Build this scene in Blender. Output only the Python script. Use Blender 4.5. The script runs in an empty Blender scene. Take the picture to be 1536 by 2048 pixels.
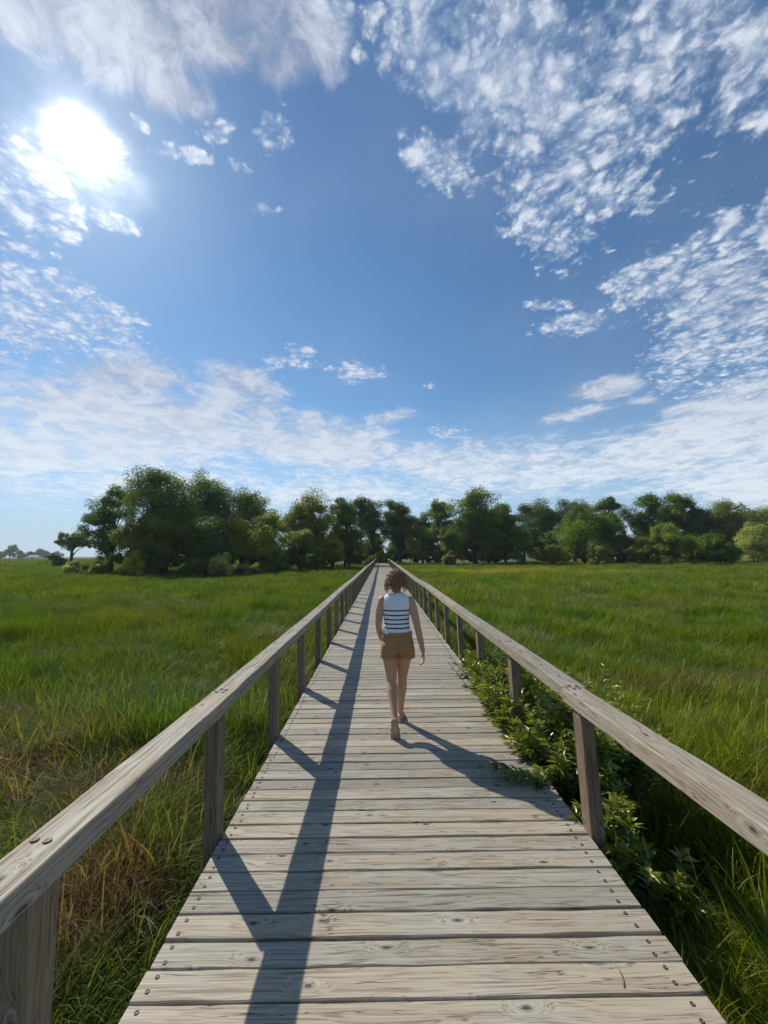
import bpy, math, random
import numpy as np
from mathutils import Vector, Matrix, Euler

R = math.radians
SC = bpy.context.scene

# ------------------------------------------------------------------ camera
F = 780.0                       # focal length in pixels of the 1536x2048 photograph
PITCH, YAW, ROLL = R(6.15), R(-0.44), R(-0.45)
cam_d = bpy.data.cameras.new("camera")
cam_d.sensor_fit = 'VERTICAL'
cam_d.sensor_height = 36.0
cam_d.lens = F / 2048.0 * 36.0
cam_d.clip_start = 0.05
cam_d.clip_end = 6000.0
cam = bpy.data.objects.new("camera", cam_d)
SC.collection.objects.link(cam)
CAMM = Euler((R(90) + PITCH, 0, YAW), 'XYZ').to_matrix() @ Matrix.Rotation(ROLL, 3, 'Z')
cam.rotation_euler = CAMM.to_euler('XYZ')
cam.location = (0, 0, 1.85)
SC.camera = cam


def ray(px, py):
    v = CAMM @ Vector((px - 768.0, 1024.0 - py, -F))
    return v.normalized()


def gx(px, y):                  # world x of a picture column at distance y
    v = ray(px, 1110)
    return v.x / v.y * y


def gz(px, py, y):              # world height of a picture point at distance y
    v = ray(px, py)
    return 1.85 + v.z / v.y * y


# ------------------------------------------------------------------ sun, exposure
SUN_EL, SUN_AZ = R(42.0), R(-40.5)       # azimuth measured from +Y towards +X
sun_dir = Vector((math.sin(SUN_AZ) * math.cos(SUN_EL), math.cos(SUN_AZ) * math.cos(SUN_EL), math.sin(SUN_EL)))
sl = bpy.data.lights.new("sun", 'SUN')
sl.energy = 4.0
sl.angle = R(0.53)
sl.color = (1.0, 0.93, 0.82)
so = bpy.data.objects.new("sun", sl)
SC.collection.objects.link(so)
so.rotation_euler = sun_dir.to_track_quat('Z', 'Y').to_euler()
so.location = (-20, 20, 30)
SC.view_settings.view_transform = 'Standard'
SC.view_settings.look = 'None'
SC.view_settings.gamma = 1.0
SC.view_settings.exposure = 0.14
SC.view_settings.use_curve_mapping = False
SC.cycles.max_bounces = 8
SC.cycles.transparent_max_bounces = 6


# ------------------------------------------------------------------ node helper
class NT:
    def __init__(self, tree):
        self.t = tree
        self.n = tree.nodes
        self.l = tree.links

    def new(self, typ, **kw):
        n = self.n.new(typ)
        for k, v in kw.items():
            setattr(n, k, v)
        return n

    def put(self, sock, v):
        if hasattr(v, 'is_output') or isinstance(v, bpy.types.NodeSocket):
            self.l.new(v, sock)
        elif v is not None:
            sock.default_value = v

    def m(self, op, a, b=None, c=None, clamp=False):
        n = self.new('ShaderNodeMath', operation=op)
        n.use_clamp = clamp
        for i, v in enumerate((a, b, c)):
            if v is not None:
                self.put(n.inputs[i], v)
        return n.outputs[0]

    def vm(self, op, a, b=None, scale=None):
        n = self.new('ShaderNodeVectorMath', operation=op)
        self.put(n.inputs[0], a)
        if b is not None:
            self.put(n.inputs[1], b)
        if scale is not None:
            self.put(n.inputs['Scale'], scale)
        return n.outputs['Value'] if op in ('DOT_PRODUCT', 'LENGTH', 'DISTANCE') else n.outputs[0]

    def mix(self, f, a, b, mode='MIX'):
        n = self.new('ShaderNodeMix', data_type='RGBA', blend_type=mode)
        n.clamp_factor = True
        self.put(n.inputs[0], f)
        self.put(n.inputs[6], a if not isinstance(a, tuple) or len(a) == 4 else a + (1,))
        self.put(n.inputs[7], b if not isinstance(b, tuple) or len(b) == 4 else b + (1,))
        return n.outputs[2]

    def noise(self, vec, scale, detail=3.0, rough=0.5, dist=0.0, lac=2.0):
        n = self.new('ShaderNodeTexNoise')
        if vec is not None:
            self.put(n.inputs['Vector'], vec)
        n.inputs['Scale'].default_value = scale
        n.inputs['Detail'].default_value = detail
        n.inputs['Roughness'].default_value = rough
        n.inputs['Distortion'].default_value = dist
        n.inputs['Lacunarity'].default_value = lac
        return n.outputs[0]

    def mr(self, v, a, b, c=0.0, d=1.0, smooth=True):
        n = self.new('ShaderNodeMapRange')
        n.interpolation_type = 'SMOOTHSTEP' if smooth else 'LINEAR'
        n.clamp = True
        self.put(n.inputs[0], v)
        for i, x in enumerate((a, b, c, d)):
            self.put(n.inputs[i + 1], x)
        return n.outputs[0]

    def comb(self, x, y, z):
        n = self.new('ShaderNodeCombineXYZ')
        for i, v in enumerate((x, y, z)):
            self.put(n.inputs[i], v)
        return n.outputs[0]

    def sep(self, v):
        n = self.new('ShaderNodeSeparateXYZ')
        self.put(n.inputs[0], v)
        return n.outputs


# ------------------------------------------------------------------ world: sky and clouds
world = bpy.data.worlds.new("World")
SC.world = world
world.use_nodes = True
W = NT(world.node_tree)
W.n.clear()
sky = W.new('ShaderNodeTexSky')
sky.sky_type = 'NISHITA'
sky.sun_disc = False
sky.sun_elevation = SUN_EL
sky.sun_rotation = SUN_AZ
sky.altitude = 200.0
sky.air_density = 1.0
sky.dust_density = 0.15
sky.ozone_density = 3.0
SKY_STR = 0.085
tc = W.new('ShaderNodeTexCoord')
D = W.vm('NORMALIZE', tc.outputs['Generated'])
dx, dy, dz = W.sep(D)
den = W.m('ADD', W.m('MAXIMUM', dz, 0.0), 0.10)
P = W.comb(W.m('DIVIDE', dx, den), W.m('DIVIDE', dy, den), 0.0)


def blob(cx, cy, rx, ry, ang, wgt):
    a = R(ang)
    ux, uy = math.cos(a), math.sin(a)
    c = ray(cx, cy)
    e1 = (ray(cx + ux * rx, cy + uy * rx) - ray(cx - ux * rx, cy - uy * rx)) * 0.5
    e2 = (ray(cx - uy * ry, cy + ux * ry) - ray(cx + uy * ry, cy - ux * ry)) * 0.5
    ra, rb = e1.length, e2.length
    x = e1.normalized()
    z = x.cross(e2).normalized()
    y = z.cross(x)
    M = Matrix((x, y, z)).transposed()
    mp = W.new('ShaderNodeMapping', vector_type='TEXTURE')
    W.put(mp.inputs['Vector'], D)
    mp.inputs['Location'].default_value = c
    mp.inputs['Rotation'].default_value = M.to_euler('XYZ')
    mp.inputs['Scale'].default_value = (ra, rb, 1.2)
    g = W.new('ShaderNodeTexGradient', gradient_type='SPHERICAL')
    W.l.new(mp.outputs[0], g.inputs[0])
    return W.m('MULTIPLY', g.outputs['Fac'], wgt)


def cover(lst):
    acc = None
    for b in lst:
        o = blob(*b)
        acc = o if acc is None else W.m('MAXIMUM', acc, o)
    return acc


CELLS = [  # altocumulus
    (960, 110, 330, 250, 25, 1.0), (1180, 260, 260, 330, 10, 1.0), (1120, 440, 160, 160, 20, .85),
    (870, 320, 120, 90, 30, .75), (1450, 60, 330, 260, 0, .9), (1290, 170, 300, 200, 0, 0.8),
    (1500, 180, 200, 150, 0, .75), (1480, 560, 330, 190, -15, .95), (1480, 700, 300, 150, -10, .95), (1270, 560, 130, 90, -30, .6),
    (60, 620, 210, 130, 12, .95), (210, 655, 150, 90, 30, .8), (130, 560, 120, 50, 30, .6),
    (60, 400, 190, 150, 20, .95), (230, 445, 90, 30, 20, .8), (30, 495, 70, 40, 10, .6),
    (660, 40, 90, 120, 40, .65), (540, 262, 75, 75, 60, .75), (360, 308, 120, 30, 10, .85),
    (470, 330, 50, 30, 30, .6), (280, 250, 40, 40, 0, .6), (235, 300, 60, 60, 10, .6),
    (1150, 650, 130, 36, -8, .8), (1090, 610, 90, 26, 0, .55), (600, 712, 50, 50, 70, .75),
    (550, 725, 50, 26, -20, .75), (715, 745, 90, 34, 5, .75), (860, 773, 40, 14, 0, .6), (890, 862, 60, 22, 0, .65),
    (525, 420, 60, 30, 0, .55), (440, 265, 60, 50, 0, .6),
]
SHEETS = [
    (230, 40, 420, 170, 15, 1.0), (520, 60, 260, 180, 10, 1.05), (350, 180, 150, 75, 20, .85), (60, 20, 260, 120, 0, .9),
    (290, 860, 520, 170, 3, .88), (260, 765, 260, 90, 0, .85), (500, 800, 150, 100, 20, .9),
    (620, 880, 330, 90, 5, .9), (60, 900, 300, 160, 0, .75), (770, 835, 90, 26, -8, .8),
    (1000, 935, 520, 90, 2, .8), (1400, 900, 420, 110, -3, .95), (1530, 830, 330, 150, -8, .85),
    (1490, 860, 300, 150, -5, 1.1), (1530, 960, 300, 90, 0, 1.0), (1220, 775, 110, 32, -12, .85), (1150, 830, 110, 24, -10, .7), (1300, 800, 60, 20, 0, .6), (1250, 890, 90, 24, 0, .7),
    (1480, 620, 200, 200, 0, .5), (700, 980, 900, 80, 0, .6), (300, 960, 500, 90, 0, .6),
]
covA = cover(CELLS)
covB = cover(SHEETS)
wv = W.new('ShaderNodeTexNoise')
wv.inputs['Scale'].default_value = 5.0
wv.inputs['Detail'].default_value = 3.0
W.put(wv.inputs['Vector'], P)
Pw = W.vm('ADD', P, W.vm('SCALE', W.vm('SUBTRACT', wv.outputs['Color'], (0.5, 0.5, 0.5)), scale=0.06))
nA = W.noise(Pw, 11.0, 5.0, 0.60)
nA2 = W.noise(W.vm('ADD', P, (7.1, 3.3, 0)), 3.2, 3.0, 0.5)
bil1 = W.mr(W.m('ABSOLUTE', W.m('SUBTRACT', W.noise(Pw, 15.0, 2.0, 0.5), 0.5)), 0.0, 0.20)
bil2 = W.mr(W.m('ABSOLUTE', W.m('SUBTRACT', W.noise(W.vm('ADD', Pw, (3.0, 5.0, 0)), 36.0, 4.0, 0.6), 0.5)), 0.0, 0.20)
vor = W.new('ShaderNodeTexVoronoi', feature='SMOOTH_F1')
vor.inputs['Scale'].default_value = 27.0
vor.inputs['Smoothness'].default_value = 0.35
W.put(vor.inputs['Vector'], W.vm('ADD', Pw, W.vm('SCALE', W.vm('SUBTRACT', wv.outputs['Color'], (0.5, 0.5, 0.5)), scale=0.06)))
cell = W.mr(vor.outputs['Distance'], 0.12, 0.62, 1.0, 0.0)
puff = W.m('ADD', W.m('MULTIPLY', cell, 0.26), W.m('ADD', W.m('MULTIPLY', bil1, 0.52), W.m('MULTIPLY', bil2, 0.42)))
cvA = W.mr(covA, 0.0, 0.55)
body = W.m('ADD', W.m('MULTIPLY', cvA, 0.86),
           W.m('ADD', W.m('MULTIPLY', W.m('SUBTRACT', nA, 0.5), 1.7), W.m('MULTIPLY', W.m('SUBTRACT', nA2, 0.5), 1.0)))
densA = W.m('ADD', body, W.m('MULTIPLY', W.m('SUBTRACT', puff, 0.52), 0.75))
alphaA = W.m('MULTIPLY', W.m('MULTIPLY', W.mr(densA, 0.22, 1.0), W.m('ADD', 0.70, W.m('MULTIPLY', puff, 0.30))), W.mr(covA, 0.01, 0.16))
Pst = W.vm('MULTIPLY', P, (1.0, 0.85, 1.0))
nB = W.noise(W.vm('ADD', Pst, W.vm('SCALE', wv.outputs['Color'], scale=0.15)), 8.0, 7.0, 0.68, 0.25)
nB2 = W.noise(W.vm('ADD', Pst, (3.7, 9.2, 0)), 1.6, 3.0, 0.5)
densB = W.m('ADD', W.m('MULTIPLY', W.mr(covB, 0.0, 0.7), 1.0),
            W.m('ADD', W.m('MULTIPLY', W.m('SUBTRACT', nB, 0.5), 2.5), W.m('MULTIPLY', W.m('SUBTRACT', nB2, 0.5), 1.2)))
alphaB = W.m('MULTIPLY', W.mr(densB, 0.16, 1.12), W.mr(covB, 0.02, 0.25))
veil = W.m('MULTIPLY', W.mr(nB2, 0.35, 0.75), 0.10)
alpha = W.m('SUBTRACT', 1.0, W.m('MULTIPLY', W.m('MULTIPLY', W.m('SUBTRACT', 1.0, W.m('MULTIPLY', alphaA, 0.93)),
                                 W.m('SUBTRACT', 1.0, W.m('MULTIPLY', alphaB, 0.84))), W.m('SUBTRACT', 1.0, veil)))
sdot = W.m('MAXIMUM', W.vm('DOT_PRODUCT', D, tuple(sun_dir)), 0.0)
g_mid = W.m('POWER', sdot, 60.0)
g_core = W.m('POWER', sdot, 2600.0)
g_soft = W.m('POWER', sdot, 330.0)
# cloud radiance: bright puffs, bluish grey bellies, whiter towards the sun
inner = W.m('ADD', W.m('MULTIPLY', puff, 0.55), W.m('MULTIPLY', W.mr(nA, 0.35, 0.65), 0.45))
cA = W.mix(W.mr(inner, 0.20, 0.90), (0.40, 0.49, 0.64), (0.70, 0.75, 0.83))
cB = W.mix(W.mr(nB, 0.38, 0.64), (0.38, 0.41, 0.50), (0.58, 0.62, 0.71))
cB = W.mix(W.mr(dz, 0.12, 0.45, 0.75, 0.0), cB, (0.80, 0.86, 0.92))
cloud_c = W.mix(W.m('DIVIDE', alphaA, W.m('ADD', W.m('ADD', alphaA, alphaB), 0.02)), cB, cA)
boost = W.m('ADD', 1.0, W.m('ADD', W.m('MULTIPLY', g_mid, 0.35), W.m('MULTIPLY', g_core, 2.5)))
cloud_c = W.vm('SCALE', cloud_c, scale=boost)
skyc = W.vm('SCALE', sky.outputs[0], scale=SKY_STR)
skyc = W.vm('MULTIPLY', skyc, (0.88, 1.14, 1.22))
air = W.mr(dz, 0.0, 0.42, 0.80, 0.0)
skyc = W.mix(air, skyc, (0.40, 0.55, 0.74))
skyc = W.mix(W.mr(dz, 0.0, 0.12, 0.75, 0.0), skyc, (0.46, 0.58, 0.68))
comp = W.mix(alpha, skyc, cloud_c)
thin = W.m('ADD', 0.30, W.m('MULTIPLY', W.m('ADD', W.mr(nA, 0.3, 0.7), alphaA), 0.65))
near_sun = W.mr(blob(170, 335, 190, 120, 20, 1.0), 0.0, 0.9)  # glare painted into the sky colour, just below the sun's own direction
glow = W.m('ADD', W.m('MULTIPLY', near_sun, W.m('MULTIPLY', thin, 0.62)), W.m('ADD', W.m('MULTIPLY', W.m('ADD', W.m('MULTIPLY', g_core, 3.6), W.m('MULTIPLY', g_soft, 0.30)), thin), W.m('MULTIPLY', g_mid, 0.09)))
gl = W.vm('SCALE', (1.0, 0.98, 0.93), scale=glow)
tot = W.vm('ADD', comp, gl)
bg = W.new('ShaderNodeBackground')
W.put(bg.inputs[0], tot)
bg.inputs[1].default_value = 1.0
wo = W.new('ShaderNodeOutputWorld')
W.l.new(bg.outputs[0], wo.inputs[0])
world.cycles.sampling_method = 'MANUAL'
world.cycles.sample_map_resolution = 512


# ------------------------------------------------------------------ mesh helpers
class MB:
    """collects numpy geometry into one mesh"""

    def __init__(self):
        self.v, self.f, self.n = [], [], 0
        self.at = {}

    def add(self, v, f, **attrs):
        v = np.asarray(v, float).reshape(-1, 3)
        k = len(v)
        self.v.append(v)
        self.f.extend([(np.asarray(x, np.int64) + self.n) for x in ([f] if isinstance(f, np.ndarray) else f)])
        for name in set(self.at) | set(attrs):
            if name not in self.at:
                d = np.zeros((self.n, 3)) if np.ndim(attrs[name]) == 2 else np.zeros(self.n)
                self.at[name] = [d]
            if name in attrs:
                a = attrs[name]
                a = np.full(k, float(a)) if np.ndim(a) == 0 else np.asarray(a, float)
            else:
                a = np.zeros((k, 3)) if self.at[name][0].ndim == 2 else np.zeros(k)
            self.at[name].append(a)
        self.n += k
        return self

    def mesh(self, name, mat, smooth=False):
        me = bpy.data.meshes.new(name)
        v = np.concatenate(self.v) if self.v else np.zeros((0, 3))
        flat, starts, tot = [], [], []
        p = 0
        for a in self.f:
            if a.ndim == 1:
                a = a[None, :]
            m, k = a.shape
            flat.append(a.ravel())
            starts.append(np.arange(m) * k + p)
            tot.append(np.full(m, k))
            p += m * k
        flat = np.concatenate(flat)
        starts = np.concatenate(starts)
        me.vertices.add(len(v))
        me.vertices.foreach_set('co', v.astype(np.float32).ravel())
        me.loops.add(len(flat))
        me.loops.foreach_set('vertex_index', flat.astype(np.int32))
        me.polygons.add(len(starts))
        me.polygons.foreach_set('loop_start', starts.astype(np.int32))
        me.update(calc_edges=True)
        me.polygons.foreach_set('use_smooth', np.full(len(starts), smooth))
        for nm, parts in self.at.items():
            arr = np.concatenate(parts)
            if arr.ndim == 2:
                a = me.attributes.new(nm, 'FLOAT_VECTOR', 'POINT')
                a.data.foreach_set('vector', arr.astype(np.float32).ravel())
            else:
                a = me.attributes.new(nm, 'FLOAT', 'POINT')
                a.data.foreach_set('value', arr.astype(np.float32))
        if mat is not None:
            me.materials.append(mat)
        me.validate()
        return me


def link(name, me, parent=None, loc=None):
    o = bpy.data.objects.new(name, me)
    SC.collection.objects.link(o)
    if parent is not None:
        o.parent = parent
    if loc is not None:
        o.location = loc
    return o


def empty(name, loc=(0, 0, 0)):
    o = bpy.data.objects.new(name, None)
    o.empty_display_size = 0.2
    o.location = loc
    SC.collection.objects.link(o)
    return o


def tag(o, label=None, cat=None, group=None, kind=None):
    if label:
        o['label'] = label
    if cat:
        o['category'] = cat
    if group:
        o['group'] = group
    if kind:
        o['kind'] = kind
    return o


def grid_faces(nu, nv, wrap=False):
    """quads of a nu x nv vertex grid (row major, nv per row); wrap closes each row"""
    i = np.arange(nu - 1)[:, None]
    j = np.arange(nv if wrap else nv - 1)[None, :]
    a = i * nv + j
    b = i * nv + (j + 1) % nv
    c = (i + 1) * nv + (j + 1) % nv
    d = (i + 1) * nv + j
    return np.stack([a, b, c, d], -1).reshape(-1, 4)


def tube(mb, pts, rad, sides=8, caps=True, flat=None, **attrs):
    """tapered tube along pts"""
    pts = np.asarray(pts, float)
    n = len(pts)
    rad = np.full(n, rad) if np.ndim(rad) == 0 else np.asarray(rad, float)
    t = np.gradient(pts, axis=0)
    t /= np.linalg.norm(t, axis=1)[:, None] + 1e-12
    up = np.array([0.0, 0, 1]) if abs(t[0][2]) < 0.9 else np.array([0.0, 1, 0])
    u = np.cross(up, t[0])
    u /= np.linalg.norm(u)
    us = [u]
    for k in range(1, n):
        u = us[-1] - t[k] * np.dot(us[-1], t[k])
        u /= np.linalg.norm(u) + 1e-12
        us.append(u)
    us = np.array(us)
    ws = np.cross(t, us)
    th = np.linspace(0, 2 * math.pi, sides, endpoint=False)
    v = pts[:, None] + rad[:, None, None] * (np.cos(th)[None, :, None] * us[:, None] + np.sin(th)[None, :, None] * ws[:, None])
    fs = [grid_faces(n, sides, True)]
    if caps:
        fs.append(np.arange(sides)[::-1][None])
        fs.append((np.arange(sides) + (n - 1) * sides)[None])
    mb.add(v.reshape(-1, 3), fs, **attrs)


def sphere(mb, c, r, nu=10, nv=16, **attrs):
    r = np.array([r] * 3 if np.ndim(r) == 0 else r, float)
    ph = np.linspace(0.02, math.pi - 0.02, nu)
    th = np.linspace(0, 2 * math.pi, nv, endpoint=False)
    v = np.stack([np.sin(ph)[:, None] * np.cos(th)[None], np.sin(ph)[:, None] * np.sin(th)[None],
                  np.cos(ph)[:, None] * np.ones(nv)[None]], -1) * r + np.asarray(c, float)
    fs = [grid_faces(nu, nv, True)[:, ::-1], np.arange(nv)[None], (np.arange(nv) + (nu - 1) * nv)[::-1][None]]
    mb.add(v.reshape(-1, 3), fs, **attrs)


def beam(mb, p0, p1, wid, hei, axis, rng, seg=10, wob=0.0015, bev=0.005, tone=0.5, side=None, hh=None):
    """timber from p0 to p1 (centre line); axis = index of the run direction. bevelled, slightly uneven."""
    p0, p1 = np.asarray(p0, float), np.asarray(p1, float)
    a, b = wid / 2, hei / 2
    prof = np.array([(-a, -b + bev), (-a, b - bev), (-a + bev, b), (a - bev, b), (a, b - bev), (a, -b + bev), (a - bev, -b), (-a + bev, -b)])
    if side is None:
        side, hh = {0: ((0, 1, 0), (0, 0, 1)), 1: ((1, 0, 0), (0, 0, 1)), 2: ((1, 0, 0), (0, 1, 0))}[axis]
    side, hh = np.array(side, float), np.array(hh, float)
    t = np.linspace(0, 1, seg + 1)
    c = p0[None] + (p1 - p0)[None] * t[:, None]
    jit = rng.normal(0, wob, (seg + 1, 8, 2))
    pr = prof[None] + jit
    v = c[:, None] + pr[..., 0:1] * side + pr[..., 1:2] * hh
    L = np.linalg.norm(p1 - p0)
    off = rng.uniform(-40, 40, 3)
    per = np.array([0, 2 * b, 2 * b, 2 * b + 2 * a, 2 * b + 2 * a, 4 * b + 2 * a, 4 * b + 2 * a, 0])
    g = np.zeros((seg + 1, 8, 3))
    g[..., 0] = (t * L)[:, None] + off[0]
    g[..., 1] = pr[..., 0] + off[1]
    g[..., 2] = pr[..., 1] + off[2]
    fs = [grid_faces(seg + 1, 8, True), np.arange(8)[::-1][None], (np.arange(8) + seg * 8)[None]]
    mb.add(v.reshape(-1, 3), fs, grain=g.reshape(-1, 3), tone=tone)


# ------------------------------------------------------------------ materials
def new_mat(name):
    m = bpy.data.materials.new(name)
    m.use_nodes = True
    t = NT(m.node_tree)
    t.n.clear()
    out = t.new('ShaderNodeOutputMaterial')
    return m, t, out


def simple(name, col, rough=0.6, spec=0.4, bump=0.0, bscale=60.0, sss=0.0, var=0.0):
    m, t, out = new_mat(name)
    p = t.new('ShaderNodeBsdfPrincipled')
    tcn = t.new('ShaderNodeTexCoord')
    c = col + (1,) if len(col) == 3 else col
    if var:
        n = t.noise(tcn.outputs['Object'], bscale * 0.3, 4, 0.6)
        col2 = tuple(x * (1 - var) for x in c[:3]) + (1,)
        t.put(p.inputs['Base Color'], t.mix(n, c, col2))
    else:
        p.inputs['Base Color'].default_value = c
    p.inputs['Roughness'].default_value = rough
    p.inputs['Specular IOR Level'].default_value = spec
    if sss:
        p.inputs['Subsurface Weight'].default_value = sss
        p.inputs['Subsurface Radius'].default_value = (0.012, 0.005, 0.003)
        p.inputs['Subsurface Scale'].default_value = 1.0
    if bump:
        b = t.new('ShaderNodeBump')
        b.inputs['Strength'].default_value = bump
        b.inputs['Distance'].default_value = 0.004
        t.put(b.inputs['Height'], t.noise(tcn.outputs['Object'], bscale, 4, 0.6))
        t.put(p.inputs['Normal'], b.outputs[0])
    t.l.new(p.outputs[0], out.inputs[0])
    return m


def wood_mat(name, light, mid, dark, knots=0.55, obj_random=False):
    m, t, out = new_mat(name)
    at = t.new('ShaderNodeAttribute')
    at.attribute_name = 'grain'
    tn = t.new('ShaderNodeAttribute')
    tn.attribute_name = 'tone'
    g = at.outputs['Vector']
    if obj_random:
        oi = t.new('ShaderNodeObjectInfo')
        g = t.vm('ADD', g, t.vm('SCALE', (13.0, 7.0, 5.0), scale=oi.outputs['Random']))
    tone = tn.outputs['Fac']
    # knots: one per stretched cell of the board
    g3 = t.sep(g)
    kv = t.comb(t.m('MULTIPLY', g3[0], 3.1), t.m('MULTIPLY', t.m('ADD', g3[1], g3[2]), 7.5), 0.0)
    vo = t.new('ShaderNodeTexVoronoi', feature='F1', voronoi_dimensions='2D')
    vo.inputs['Scale'].default_value = 1.0
    vo.inputs['Randomness'].default_value = 1.0
    t.put(vo.inputs['Vector'], kv)
    wd = vo.outputs['Distance']
    present = t.mr(t.sep(vo.outputs['Color'])[0], 1 - knots, 1 - knots + 0.02)
    kr = t.mr(wd, 0.0, 0.42, 1.0, 0.0)
    kr = t.m('MULTIPLY', kr, present)
    core = t.m('MULTIPLY', t.mr(wd, 0.085, 0.125, 1.0, 0.0), present)
    ring = t.m('MULTIPLY', t.m('MULTIPLY', t.mr(wd, 0.11, 0.14, 0.0, 1.0), t.mr(wd, 0.15, 0.19, 1.0, 0.0)), present)
    # growth lines: across-board coordinate bent by slow noise and by the knots
    slow = t.noise(t.vm('MULTIPLY', g, (1.1, 6.0, 6.0)), 1.0, 2.0, 0.45)
    lx = t.m('ADD', t.m('MULTIPLY', slow, 6.0), t.m('MULTIPLY', kr, 3.2))
    gs = t.sep(g)
    line_v = t.comb(t.m('MULTIPLY', gs[0], 0.45), t.m('ADD', t.m('MULTIPLY', gs[1], 56.0), lx), t.m('ADD', t.m('MULTIPLY', gs[2], 56.0), lx))
    lines = t.noise(line_v, 1.9, 2.0, 0.55)
    fine = t.noise(t.vm('MULTIPLY', g, (9.0, 420.0, 420.0)), 1.0, 3.0, 0.6)
    fib = t.noise(t.vm('MULTIPLY', g, (3.0, 120.0, 120.0)), 1.0, 3.0, 0.6)
    wide = t.noise(t.vm('MULTIPLY', g, (1.3, 3.0, 3.0)), 1.0, 3.0, 0.5)
    ln = t.mr(lines, 0.36, 0.62)
    c = t.mix(ln, mid, light)
    c = t.mix(t.mr(lines, 0.33, 0.44, 0.80, 0.0), c, dark)
    c = t.mix(t.m('MULTIPLY', t.mr(fib, 0.42, 0.68), 0.35), c, tuple(x * 1.18 for x in light))
    c = t.mix(t.m('MULTIPLY', t.mr(fine, 0.35, 0.6, 1.0, 0.0), 0.30), c, dark)
    warm = t.mr(t.m('ADD', wide, t.m('MULTIPLY', tone, 0.35)), 0.66, 0.88)
    c = t.mix(t.m('MULTIPLY', warm, 0.30), c, (0.36, 0.25, 0.14), 'MIX')
    c = t.mix(t.m('MULTIPLY', core, 0.60), c, (0.21, 0.175, 0.14))
    c = t.mix(t.m('MULTIPLY', ring, 0.55), c, (0.40, 0.365, 0.31))
    sp = t.noise(t.comb(t.m('MULTIPLY', gs[0], 2.2), t.m('ADD', t.m('MULTIPLY', gs[1], 150.0), t.m('MULTIPLY', lx, 1.6)), t.m('ADD', t.m('MULTIPLY', gs[2], 150.0), lx)), 1.0, 2.0, 0.55)
    c = t.mix(t.m('MULTIPLY', t.mr(sp, 0.30, 0.42, 1.0, 0.0), 0.55), c, dark)
    crescent = t.m('MULTIPLY', t.mr(t.m('ADD', wd, t.m('MULTIPLY', fib, 0.10)), 0.095, 0.115, 1.0, 0.0), present)
    c = t.mix(t.m('MULTIPLY', crescent, 0.9), c, (0.05, 0.035, 0.03))
    # checks (thin cracks along the grain)
    cr = t.noise(t.comb(t.m('MULTIPLY', gs[0], 1.1), t.m('ADD', t.m('MULTIPLY', gs[1], 26.0), t.m('MULTIPLY', lx, 0.25)), t.m('MULTIPLY', gs[2], 30.0)), 1.0, 3.0, 0.5)
    crk = t.m('MULTIPLY', t.mr(t.m('ABSOLUTE', t.m('SUBTRACT', cr, 0.5)), 0.0, 0.009, 1.0, 0.0), t.mr(wide, 0.46, 0.56))
    c = t.mix(t.m('MULTIPLY', crk, 0.85), c, (0.055, 0.035, 0.028))
    bright = t.m('ADD', 0.74, t.m('MULTIPLY', t.m('MINIMUM', tone, 1.0), 0.48))
    c = t.vm('MULTIPLY', c, t.comb(bright, bright, bright))
    p = t.new('ShaderNodeBsdfPrincipled')
    t.put(p.inputs['Base Color'], c)
    t.put(p.inputs['Roughness'], t.mr(lines, 0.3, 0.7, 0.78, 0.60))
    p.inputs['Specular IOR Level'].default_value = 0.35
    hgt = t.m('ADD', t.m('MULTIPLY', lines, 0.9), t.m('ADD', t.m('MULTIPLY', fib, 0.35), t.m('SUBTRACT', t.m('MULTIPLY', fine, 0.2), t.m('MULTIPLY', crk, 1.2))))
    b = t.new('ShaderNodeBump')
    b.inputs['Strength'].default_value = 0.55
    b.inputs['Distance'].default_value = 0.003
    t.put(b.inputs['Height'], hgt)
    t.put(p.inputs['Normal'], b.outputs[0])
    t.l.new(p.outputs[0], out.inputs[0])
    return m


M_deck = wood_mat("weathered_deck", (0.400, 0.372, 0.300), (0.300, 0.268, 0.208), (0.115, 0.092, 0.068), 0.27)
M_rail = wood_mat("weathered_rail", (0.375, 0.342, 0.270), (0.265, 0.232, 0.175), (0.085, 0.067, 0.050), 0.36)
M_post = wood_mat("weathered_post", (0.25, 0.19, 0.13), (0.17, 0.12, 0.08), (0.07, 0.048, 0.035), 0.40, True)
M_steel = simple("rusty_screw", (0.10, 0.070, 0.060), 0.50, 0.6, 0.3, 300)
M_steel.node_tree.nodes['Principled BSDF'].inputs['Metallic'].default_value = 0.2


def leaf_mat(name, c_lo, c_hi, trans=0.45, rough=0.45, spec=0.4, use_obj=False, patches=None, gloss_var=False):
    m, t, out = new_mat(name)
    tn = t.new('ShaderNodeAttribute')
    tn.attribute_name = 'tint'
    c = t.mix(tn.outputs['Fac'], c_lo, c_hi)
    if use_obj:
        oi = t.new('ShaderNodeObjectInfo')
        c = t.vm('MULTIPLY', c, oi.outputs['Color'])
    if patches:
        c = patches(t, c, tn.outputs['Fac'])
    p = t.new('ShaderNodeBsdfPrincipled')
    t.put(p.inputs['Base Color'], c)
    p.inputs['Roughness'].default_value = rough
    p.inputs['Specular IOR Level'].default_value = spec
    tr = t.new('ShaderNodeBsdfTranslucent')
    tcx = t.vm('MULTIPLY', c, (1.15, 1.22, 0.70))
    t.put(tr.inputs[0], tcx)
    mx = t.new('ShaderNodeMixShader')
    mx.inputs[0].default_value = trans
    t.l.new(p.outputs[0], mx.inputs[1])
    t.l.new(tr.outputs[0], mx.inputs[2])
    t.l.new(mx.outputs[0], out.inputs[0])
    return m


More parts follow.
